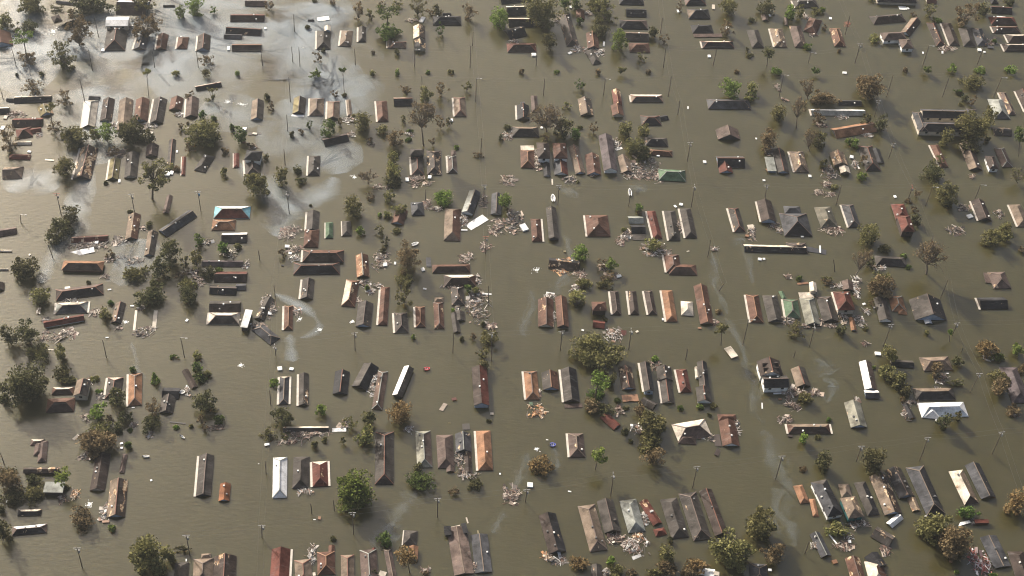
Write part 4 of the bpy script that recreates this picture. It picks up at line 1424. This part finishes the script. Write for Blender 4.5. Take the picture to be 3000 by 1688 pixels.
D 250 300 60 80 p
D 1650 390 60 60 m
D 2130 700 130 150 p
B rd 1210 1268 95 45 -10
Q wh 1180 130 60 25
Q wh 2060 200 130 18
Q wh 1890 300 180 25
F 150 590 90 70
P 185 740 195 1000 w
P 1585 750 1578 1030
P 2085 80 2080 320
P 2120 740 2130 1150 w
@1500 820
H gg br 370 665 590 670 370 275 w=.4
H gg br 640 670 805 665 610 250 e=1
H hh br 1140 435 1345 435 1120 310 e=2.5
W gg rd 1155 665 1320 700 1140 560
H hh bn 1425 492 1545 492 1385 160 s=l
H hh bn 1675 492 1795 490 1635 158 s=l
H hh bn 1930 490 2050 490 1865 155 s=l
H hh or 2185 590 2340 588 2115 150 s=l
H hh lt 2405 490 2575 520 2380 290 w=.3
Q4 rd 1545 790 1620 795 1545 710
T d o 1180 990 700 560
T d y 900 230 250 250
T d o 1290 60 250 130
T s o 900 330 300 120
T r g 2020 1120 130 90
T s o 1320 540 110 90
D 540 250 130 80 w
D 1450 770 250 150 w
D 900 130 150 120 w
D 1250 1200 150 60 w
D 2040 1220 110 140 p
D 590 500 40 120 w
Q wh 1000 715 45 25
Q wh 2135 560 30 35
Q lt 1770 735 50 30
P 705 715 685 1000 w
P 1690 700 1650 985 w
@2000 820
H gg br 250 630 440 625 155 90 v=3 w=.15
H hh br 960 605 1140 600 895 215 s=l
H gh gb 1215 600 1420 590 1130 225 v=1 wc=gy
H hh gn 1465 530 1675 555 1410 265 s=l
W hh gn 1410 280 1470 270 1355 165
H gh lg2 1745 640 1955 640 1650 260 wc=gy
W ff lt 1660 255 1865 250 1635 178 e=.3
H gh gb 1990 590 2210 590 1885 235 wc=gy
H hh rd 2200 430 2440 425 2125 170 e=2.5 s=l
H gg or 2385 720 2460 715 2350 540
H gg pk 2260 150 2415 150 2255 20
H gg lt 1800 170 1900 170 1790 40 e=1.5 wc=lt
H ff lt 690 1110 785 1075 585 970 e=.6 n=raft
T r n 505 450 120 90
T d o 555 690 200 190 545 920
T s o 1600 700 350 250
T r D 2240 700 190 200
T s n 2050 30 200 120
D 1480 570 170 90 m
D 1750 665 90 50 m
D 2090 660 160 50 p
D 2230 500 120 180 m
D 2180 80 140 60 w
D 1950 590 60 60 p
D 445 600 40 80 p
Q or 240 685 60 30
Q or 1700 50 160 25
Q rd 660 1010 40 110
P 935 560 850 920 l
P 1870 640 1795 940 w
P 590 50 505 160
P 70 980 38 1135
P 1595 1010 1570 1100
@2500 820
H gg gb 370 585 550 580 290 260 e=.8 wc=wh
H hh or 545 455 740 440 500 235
W hh or 640 490 760 490 630 400
H gg gb 875 570 1320 570 790 280 r=y w=.2 fc=r:dk
W gg wh 1015 630 1110 615 1000 560 r=y
H gg dk 1800 420 2190 410 1745 255 s=l
H hh pk 1990 122 2235 120 1895 -110 w=.2
W ff pk 1870 40 1945 40 1840 -100 e=.3
H gg gb 540 1230 865 1250 510 1125 fc=f:dk
H hh tn 1005 1290 1415 1275 925 1100
T d n 370 100 400 330
T s n 260 330 140 130
T d y 510 1030 250 250
T r y 1040 750 70 80
T u g 1360 750 110 110 1370 880
T d yy 1890 970 340 280
T d G 2050 1090 260 150
T d D 1480 1150 150 180
T s o 180 680 100 80
T d o 470 1290 300 230
T d o 640 1380 250 220
T d n 1190 1250 200 240
T d g 2310 990 180 200
T d n 2390 1250 130 190
T d o 2060 1370 280 230
T r g 290 1240 60 50
D 80 600 160 160 w
D 180 450 80 90 w
D 40 130 100 230 w
D 170 900 80 50 p
D 1960 1110 180 90 w
D 1260 1400 150 100 m
Q wh 345 1050 100 55
Q wh 150 345 60 28
Q wh 290 385 28 45
Q wh 895 360 40 50
Q wh 1225 420 25 90
Q wh 1330 1325 50 14
P 540 620 425 940 w
P 1475 600 1400 790 w
P 1340 5 1235 250
P 1555 960 1530 1020
P 1790 1315 1655 1590 w
@0 1100
H hh br 740 270 1045 270 735 165 fc=f:bn,b:lt
H gg tn 1045 280 1235 305 1085 60 e=2.5 wc=lt fc=r:gb
H hh br 640 530 1040 505 680 335 fc=f:bn,b:br
H hh gb 1480 330 1700 320 1530 35 s=l fc=b:lt v=2
H hh or 1815 428 2008 425 1820 -25 s=l v=1
H hh pk 530 1228 655 1228 555 930
W hh pk 430 990 620 985 440 905 fc=b:lt
W hh pk 470 1140 600 1130 500 950
H gg bn 330 1385 840 1380 340 1305 w=.6 e=1
H gg bn 1270 1626 1480 1636 1360 1110 w=.1 v=2
H hh pk 1685 1378 1755 1378 1740 1110
H gg gb 2255 520 2450 545 2290 280 wc=gy
W gg dk 2290 330 2530 340 2315 170
T d D 370 100 640 640
T d D 60 320 180 160
T d o 970 60 240 130
T d D 1640 310 260 290
T d g 1380 520 260 260
T d D 1760 570 200 210
T s n 1540 610 130 100
T d D 1670 730 140 150
T d o 1450 760 400 260
T d n 1360 930 650 380
T r G 1810 990 110 130
T r G 1840 770 80 60
T r g 1410 230 110 80
T s n 2150 450 280 300
T d D 2130 670 300 250
T d D 130 1380 300 230
D 1220 600 100 100 p
D 1430 290 90 70 m
D 1210 1150 180 90 m
D 2130 840 80 80 w
D 1900 700 80 40 p
D 1270 90 60 60 w
Q4 lt 1010 920 1040 890 1110 860
B wh 2070 1155 100 30 0
Q wh 1885 455 50 16
Q wh 1720 965 50 28
Q wh 1720 1030 45 32
Q wh 645 1085 28 28
P 0 1090 60 1260
@500 1100
H gg bn 290 190 385 160 155 -60 w=.3
H hh gy 1530 410 1665 405 1545 20 s=lr fc=b:lt w=.15
H gg gb 1810 425 1950 425 1815 -20 s=l w=.3
H gg dk 2290 265 2500 270 2330 -55 wc=gy
H gg gb 1610 790 2250 790 1580 725 fc=b:lt w=.2
H gg gb 350 1726 565 1691 410 1150 s=l v=1
H hh wh 1440 1736 1645 1726 1450 1166
H hh gb 1720 1603 1950 1591 1740 1156 v=1
H hh rd 2010 1576 2230 1561 2000 1225 w=.3 s=lr fc=b:lt
T d G 450 50 190 130
T d D 480 380 350 340
T d G 690 620 200 170
T s n 430 640 120 150
T s n 490 750 100 140
T r g 75 735 80 70
T r g 1475 110 160 150
T d D 1570 560 300 320
T d g 2140 490 180 190
T s o 1400 810 320 260
T s o 1610 870 160 110
T d D 2035 970 100 150
T r o 2170 920 80 70
T r o 290 720 60 60
D 620 740 200 90 p
D 1950 850 500 120 p
D 1700 950 350 60 p
D 1690 780 150 80 w
D 240 220 60 120 w
Q wh 1365 980 90 40
Q4 wh 2270 800 2470 790 2300 750
B wh 165 245 85 60 0
B wh 170 880 85 25 40
Q dk 100 670 230 16
Q wh 225 150 25 25
Q wh 1245 1250 22 12
P 1400 210 1415 410
P 1335 1210 1350 1390
@1000 1100
H gg gb 140 155 360 210 320 -167 fc=r:dk
H hh br2 430 478 575 485 520 -62 
H gg gb 725 270 860 315 890 -137 fc=l:wh e=1
H gg bn 1875 430 2095 425 1845 -110 e=1.5 wc=bl2 fc=r:rd v=2
H hh gb 475 1541 738 1539 485 800 w=.2 v=1
H hh lg2 1075 1300 1290 1305 1045 785 fc=r:pk v=3
H hh pk 1365 1318 1600 1300 1345 850
W gg pk 1490 1365 1605 1365 1480 1230
H gg gy 1620 1090 1840 1080 1610 830 w=.3
W gg bn 1750 1380 1850 1380 1740 1080 w=.5
H hh or 1935 1350 2145 1335 1905 790 s=l
T s o 140 660 220 260
T d D 390 610 260 280
T d y 350 850 270 300
T s o 30 930 110 160
T d yy 810 540 380 380
T r D 2090 650 70 45
T d D 1080 1310 160 160
D 440 120 130 290 w
D 40 700 120 130 m
D 1700 1240 200 290 m
D 1830 1420 230 60 w
D 960 770 90 60 w
Q rd 1597 340 85 45
Q4 tn 1440 515 1500 415 1385 480
Q4 gb 1720 770 1825 770 1705 680
Q lt 2130 545 55 35
Q wh 2245 1395 28 28
Q yg 1530 675 50 10
@1500 1100
H hh or 200 345 390 335 165 -55 s=l
H gg br 440 205 670 205 415 -42 w=.15 fc=l:gb
H gg gb 735 375 960 375 685 -85 s=l fc=r:dk
W ff pk 750 460 1000 450 740 405 e=.2
H gg bn 1560 200 1750 195 1500 -110 w=.5
Q4 or 1570 380 1800 370 1545 270
H gg gb 1990 490 2050 400 1810 390
H gg gb 1870 235 2010 220 1810 -172 e=2 wc=bl2 fc=r:dk s=l
H gg gb 2070 70 2285 75 2030 -120
W gg gb 2125 395 2300 390 2085 80 s=l w=.1
H hh rd 2385 240 2540 235 2315 -85 s=l
H gg rd 1440 770 1545 700 1240 600 w=.15
H hh pk 820 1150 1040 1160 785 815 s=l v=1
T d g 1230 70 320 260 1170 330
T d G 1190 260 320 220
T d D 1400 60 160 200
T d n 1130 420 260 250
T d D 1290 480 280 220
T d G 1490 350 110 80
T r D 1600 470 100 50
T d n 1810 490 180 210
T d o 1960 700 430 380
T d o 1960 940 400 280
T d n 2000 1150 300 320
T d D 1600 800 130 100
T r D 1680 930 70 70
T d yl 1220 1130 240 250 1180 1330
T d yy 400 1260 420 300
T r G 2380 460 90 80
D 330 500 220 180 o
D 1520 510 110 100 p
D 1760 740 160 120 w
D 350 270 100 100 m
Q wh 1693 708 50 35
Q gn 270 410 60 65
B bb 575 990 90 60 0
Q wh 497 912 40 12
Q lt 1230 470 10 60
F 345 1040 120 90
@2000 1100
H gg gb 205 380 405 375 190 175 e=1 wc=wh v=1
W gg gb 240 180 375 175 205 -187 fc=r:dk
W gg lt 185 30 235 30 170 -120
H gg bn 1100 10 1425 5 1045 -202 r=y e=3 wc=wh dm=4
W gg gb 1160 175 1515 170 1105 0 e=2.8 wc=wh fc=f:dk
H gg tn 1610 165 1810 150 1530 -90 fc=r:gb
H gg lg2 2380 745 2605 730 2290 390 v=2
H hh br 1510 820 2110 825 1460 685 fc=b:tn,f:bn s=lr
H gg br 565 1000 805 1000 510 650 w=.1 wc=wh v=2
W hh br 500 650 760 650 495 550
Q4 bn 460 1010 550 1005 430 835
Q4 bn 440 1125 500 1155 490 1010
H hh lt -80 960 380 850 -125 705 fc=f:pk
W hh pk -80 970 180 970 -60 840 
T r g 250 440 100 90
T r o 440 430 130 110
T r D 380 560 60 50
T d o 1730 310 230 210
T d g 1710 890 150 210
T r o 1920 870 90 70
T d D 2010 1220 270 290
T r n 1710 1330 110 80
T r G 2070 630 70 60
D 1640 270 250 160 p
D 1560 430 200 120 p
D 1450 620 200 80 p
D 1880 240 110 100 p
D 1480 280 150 80 m
D 390 890 60 60 m
D 250 860 160 70 w
D 775 750 40 220 w
Q wh 1340 255 110 18
Q or 1378 338 60 24
Q wh 1125 430 20 75
Q bn 1520 860 80 35
P 1410 1130 1315 1470 w
P 205 1280 140 1590 w
@2500 1100
H gg tn 160 205 335 205 80 -187 fc=l:wh,r:pk
W gg gy 170 320 370 315 150 215 e=.6 fc=f:gy,b:wh
H hh gb 900 345 1465 345 825 180 fc=f:dk,b:tn
H hh wh 960 600 1615 575 920 395 fc=f:lb
W hh wh 970 612 1210 600 1000 470 r=y
H gg dk 800 610 885 605 690 410 w=.5
H hh pu 2250 395 2500 380 2070 -107
T d o 620 90 250 220
T d D 740 210 200 180
T d D 1290 640 210 250
T d D 1490 600 120 170
T s y 1450 100 260 90
T s n 1160 20 180 120
T d n 2090 140 290 290
T d n 2270 500 260 170
T d D 280 1190 390 400
T s n 700 350 120 90
D 1220 90 100 60 w
D 830 390 150 60 m
D 740 520 80 150 m
D 1215 220 100 60 w
D 60 350 70 50 w
D 2280 560 130 60 w
Q wh 1190 650 70 45
Q gb 790 640 100 20
P 1060 870 940 1210 w
P 120 990 40 1220 w
P 2110 790 1965 1110 w
@0 1388
H gg gb 1510 620 1765 610 1560 100 fc=l:tn,r:bn w=.5
H ff lg 600 265 880 265 650 115 e=2 wc=bn
H hh dk 250 595 580 592 260 505 fc=b:lt
H hh pk 160 880 650 830 185 755 fc=b:wh,f:dk
T d n 150 90 330 350
T d D 480 90 300 190
T d o 440 290 340 250
T d D 150 340 350 260
T d yl 870 30 250 220 880 240
T r D 930 195 160 90
T d n 1150 640 360 320
T d D 50 800 250 350
T r g 1590 770 120 110
T d o 2080 1130 520 580
T d y 2410 1180 110 130
T d D 20 500 90 220
D 1490 540 110 220 w
D 1010 310 160 160 o
D 880 350 80 120 p
Q wh 105 395 40 45
Q wh 2140 95 36 28
Q or 1500 680 120 40
F 1260 430 160 140
P 1085 1040 1165 1330 w
@500 1388
H gg or2 675 390 830 385 700 145 v=2
H hh gb 40 1560 240 1560 60 1255 w=.2
H hh tn 320 1560 600 1560 320 1200 
W hh tn 430 1200 570 1190 430 1135
H gg bn 600 1560 920 1560 610 1170 w=.4
H gg rd 1400 1560 1670 1560 1430 1070 w=.2 s=r
H hh tn 1780 1560 2020 1560 1740 1215
H hh br 2080 1430 2330 1420 2070 1110 v=2
W gg br 2230 1120 2320 1120 2235 1015
T d o 20 1210 130 140
T r D 2300 920 110 90
T s D 180 1070 280 60
D 1990 1150 110 260 w
D 1910 260 200 70 w
Q or 2105 630 50 55
Q wh 220 1225 22 45
Q wh 2035 650 45 14
Q lt 2030 1425 50 60
P 215 860 270 1150 w
P 1285 720 1290 900 w
P 1980 420 1995 560
P 2300 370 2315 520
@1000 1388
H hh tn 0 1560 190 1560 -10 1150
H hh pk 290 1560 530 1560 255 1075
W gg rd 440 1150 500 1150 430 1050
H hh pk 690 1560 800 1540 600 1080
H hh gb 850 1030 1040 1000 910 820 s=l
W gg or 960 1200 1090 1230 950 1010 e=1
H gg pk2 1600 1440 1880 1410 1490 770 p=12
H gg gy 1900 1400 2140 1400 1830 860 p=14
T d lg 190 240 590 590
T d G 1130 110 430 290
T d D 1895 150 230 200
T s n 1590 250 170 140
T d G 620 900 210 230
T d yy 920 1170 310 340 970 1400
T d D 420 1400 150 130
T r n 1200 1410 120 90
D 2370 310 150 230 p
D 1190 1370 130 50 p
D 1810 20 220 70 w
D 1890 1310 60 120 p
Q4 lt 500 1449 600 1449 565 1385
H ff dk 1460 870 1560 860 1450 745 e=1.5 n=truck wc=dk
H ff dk 1730 850 1800 830 1690 710 e=1.5 n=truck wc=dk
Q lt 1615 745 130 12
Q yg 1940 855 20 110
Q lt 1780 660 20 80
P 155 540 175 860 w
P 1360 340 1360 620 w
@1500 1388
H gg bn 525 1130 770 1105 375 590 w=.1 wc=gy fc=r:dk
H hh tn 1105 1105 1350 1075 930 460 w=.2
H gg gb 1310 840 1540 820 1200 390 dm=1
H hh lg 1650 840 1890 810 1520 385 w=.15
H gg rd 2000 740 2120 690 1800 410 w=.4
W hh rd 2040 890 2200 860 1990 790
H hh gb 2265 915 2510 900 2090 360 v=2
H gg gb 1130 1560 1280 1560 1120 1290 w=.1
T d yy 950 1270 340 240
T d g 1400 1240 160 150
T d o 1480 1360 280 200
T d o 2190 1120 290 280
T d n 2190 1310 320 220
T s D 2250 930 90 100
T d o 2030 1400 260 120
T s n 1700 1390 180 110
D 1510 970 250 220 p
D 1780 1060 330 280 w
D 1770 890 130 100 o
D 620 1220 280 100 w
D 490 1170 90 90 o
D 30 310 160 220 p
D 1880 620 90 200 w
D 1330 1400 80 100 w
Q wh 255 165 95 80
Q wh 815 252 60 18
P 1435 0 1395 320 w
P 210 215 190 400 w
@2000 1388
H hh gb 155 955 405 915 -55 290 w=.2
H gg bn 460 885 640 850 235 250 e=.5
H hh or 1665 435 1790 400 1570 180
W hh or 1845 610 1925 600 1790 360
H hh gb 2050 615 2280 575 1810 120 e=2 wc=wh fc=f:dk,r:dk,l:gy v=3
H hh tn 2250 340 2400 330 2200 150
H hh tn 2345 640 2560 600 2235 350 e=2.5 wc=te w=.4
H gg gy 1960 1180 2110 1165 1790 850 w=.2
H hh gy 950 1560 1200 1560 950 1275
T d o 1090 740 450 470
T d o 680 1110 580 540
T d n 1290 1140 340 350
T d yy 180 1300 400 220
T d n 90 1400 260 120
T d y 2200 790 330 230
D 2270 1040 250 150 p
D 1860 1000 80 100 w
D 2330 880 130 90 w
Q4 wh 210 1449 440 1449 250 1340
Q or 2150 1250 90 60
Q wh 2360 960 50 50
Q wh 1235 1365 60 40
Q wh 2130 930 20 150
Q lt 480 1420 90 70
P 1790 960 1730 1130
@2500 1388
H hh gb 205 600 370 575 10 130 fc=r:dk
H gg bn 445 590 690 560 225 40 w=.45 fc=l:tn
H gg gb 650 350 870 320 450 -51 fc=l:dk w=.2
W gg tn 835 535 950 520 760 350 w=.7
H hh gy 1040 590 1300 560 740 -85 dm=1 fc=r:dk,f:dk
H hh lt 1575 445 1780 415 1350 -30 fc=r:tn,f:bn w=.2
H gg gy 1810 360 2015 330 1580 -120 w=.1 fc=r:dk
H gg gy 2000 1340 2235 1310 1790 900 p=16
H hh bn 2330 1560 2560 1560 2180 1100
H gg br -10 1560 200 1560 -125 1190 w=.5
H hh lt 240 1560 500 1560 150 1240 fc=r:br
H gg dk 300 1330 520 1310 110 1165 w=.2
H gg gb 490 1030 600 890 235 890 w=.4
H gg wh 545 780 700 640 475 695
H ff rd 1715 700 1915 690 1720 650 e=1 n=container wc=rd
T d o 1150 740 440 420
T d n 1460 980 530 540
T d G 1600 540 350 220
T d yy 2330 380 340 480
T r g 1970 1430 150 70
T r g 1460 1390 60 40
D 1800 1230 250 380 r
D 440 1080 150 130 p
D 60 720 200 150 m
D 1690 660 60 120 w
D 1200 850 120 90 w
Q wh 1560 700 190 45
Q wh 1100 830 45 70
Q wh 1500 1020 60 90
Q or 1375 1240 45 45
Q wh 1020 600 40 14
"""
# ------------------------------------------------------------------ read the survey
def num(s):
    try: return float(s)
    except ValueError: return s
ox = oy = 0; pend = None
def flush():
    global pend
    if pend: house(*pend); pend = None
for ln in DATA.splitlines():
    p = ln.split()
    if not p: continue
    if p[0][0] == '@': flush(); ox, oy = float(p[0][1:]), float(p[1]); continue
    if p[0] in 'HW':
        k, c = p[1], p[2]; c6 = [float(q) for q in p[3:9]]; op = {}
        for q in p[9:]:
            a, b = q.split('=')
            if a == 'fc': b = dict(t.split(':') for t in b.split(','))
            op[a] = b if isinstance(b, dict) else num(b)
        if p[0] == 'H': flush(); pend = [k, c, c6, op, [], ox, oy]
        else: pend[4].append((k, c, c6, op))
        continue
    flush(); sx = lambda v: float(v) / 4.83
    if p[0] == 'T': tree(p[1], p[2], sx(p[3]) + ox, sx(p[4]) + oy, sx(p[5]), sx(p[6]), (sx(p[7]) + ox, sx(p[8]) + oy) if len(p) > 7 else None)
    elif p[0] == 'P': pole(*[float(q) for q in p[1:5]], p[5] if len(p) > 5 else '', ox, oy)
    elif p[0] == 'D': debris(sx(p[1]) + ox, sx(p[2]) + oy, sx(p[3]), sx(p[4]), p[5])
    elif p[0] == 'F': glint_foam(sx(p[1]) + ox, sx(p[2]) + oy, sx(p[3]), sx(p[4]))
    elif p[0] == 'Q': panel(p[1], sx(p[2]) + ox, sx(p[3]) + oy, sx(p[4]), sx(p[5]))
    elif p[0] == 'Q4':
        t = [sx(q) for q in p[2:8]]; panel(p[1], t[0] + ox, t[1] + oy, 0, 0, [t[0] + ox, t[1] + oy, t[2] + ox, t[3] + oy, t[4] + ox, t[5] + oy])
    elif p[0] == 'B': boat(p[1], sx(p[2]) + ox, sx(p[3]) + oy, sx(p[4]), sx(p[5]), float(p[6]) if len(p) > 6 else 0)
flush()
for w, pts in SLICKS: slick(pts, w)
for pts, nm_ in zip(LINES, LNAMES): powerline(pts, nm_)

# ------------------------------------------------------------------ labels: every thing told apart by look, neighbour and place
VN = ('at the top edge', 'in the top rows', 'above the middle', 'in the middle rows', 'below the middle', 'in the lower rows', 'at the bottom edge')
HN = ('far left', 'left', 'centre left', 'centre', 'centre right', 'right', 'far right')
def cell(x, y): return int(min(6, max(0, y // 241.2))), int(min(6, max(0, x // 428.6)))
def place(x, y): r, c = cell(x, y); return f"{VN[r]}, {HN[c]}"
ORD = ['first', 'second', 'third', 'fourth', 'fifth', 'sixth', 'seventh', 'eighth', 'ninth', 'tenth', 'eleventh', 'twelfth']
houses = [i for i in ITEMS if i[8] == 'H']; trees_ = [i for i in ITEMS if i[8] == 'T' and i[7] > 2]
def neighbour(it):
    best = None
    for q in houses:
        if q is it: continue
        d = math.hypot(q[1] - it[1], (q[2] - it[2]) * 1.3)
        if d < 130 and (best is None or d < best[0]): best = (d, q)
    if not best: return ''
    q = best[1]; dx, dy = it[1] - q[1], it[2] - q[2]
    rel = ('right of' if dx > 0 else 'left of') if abs(dx) > abs(dy) else ('in front of' if dy > 0 else 'behind')
    return f"{rel} a {q[6]}" if q[5] in ('house', 'shed') else f"{rel} a {q[5]}"
def setl(it, s): it[0]['label'] = s[:1].lower() + s[1:]
def wc_(s): return len(s.replace(',', ' ').split())
def full(it):
    s = it[3]
    for e in it[4]:
        if wc_(s + ' ' + e) <= 9: s += ', ' + e
    return s
used = set()
def put(it, s):
    if s in used: return False
    used.add(s); it[0]['label'] = s; return True
groups = {}
for it in ITEMS:
    if it[8] == 'L': put(it, it[3]); continue
    groups.setdefault((it[3], place(it[1], it[2])), []).append(it)
for (b, pl), L in groups.items():
    L.sort(key=lambda q: q[1] + q[2] * .02)
    if len(L) == 1:
        s = f"{full(L[0])}, {pl}"
        if wc_(s) > 16: s = f"{b}, {pl}"
        if put(L[0], s): continue
    fu = [full(q) for q in L]; nb = [neighbour(q) for q in L]
    for k, it in enumerate(L):
        o = f"{ORD[min(k, 11)]} from left of {len(L)}"
        c = []
        if fu[k] != b and fu.count(fu[k]) == 1: c.append(f"{fu[k]}, {pl}")
        if nb[k] and nb.count(nb[k]) == 1: c.append(f"{b}, {nb[k]}, {pl}")
        c += [f"{o}: {fu[k]}, {pl}", f"{o}: {b}, {pl}", f"{ORD[min(k, 11)]} of {len(L)}: {b}, {pl}"]
        for s in c:
            if wc_(s) <= 16 and put(it, s): break
        else: it[0]['label'] = f"{ORD[min(k, 11)]} of {len(L)}: {b}, {pl}".replace('small ', '').replace('long ', '')
GRP = {'house': 'flooded houses standing in rows', 'shed': 'flooded sheds behind the houses', 'tree': 'trees standing in the flood', 'shrub': 'shrubs poking out of the water', 'utility pole': 'utility poles along the flooded streets',
       'street lamp': 'street lamps along the flooded streets', 'sheet': 'loose sheets afloat', 'box': 'box shaped objects afloat', 'plank': 'planks afloat', 'boat': 'small boats adrift', 'power line': 'power lines over the flooded streets',
       'truck': 'trucks at the big flat roof'}
for it in ITEMS:
    it[0]['category'] = it[5]
    if it[5] in GRP: it[0]['group'] = GRP[it[5]]
print('THINGS', len(ITEMS), 'dup labels', len(ITEMS) - len({i[0]['label'] for i in ITEMS}), 'long', sum(wc_(i[0]['label']) > 16 for i in ITEMS))
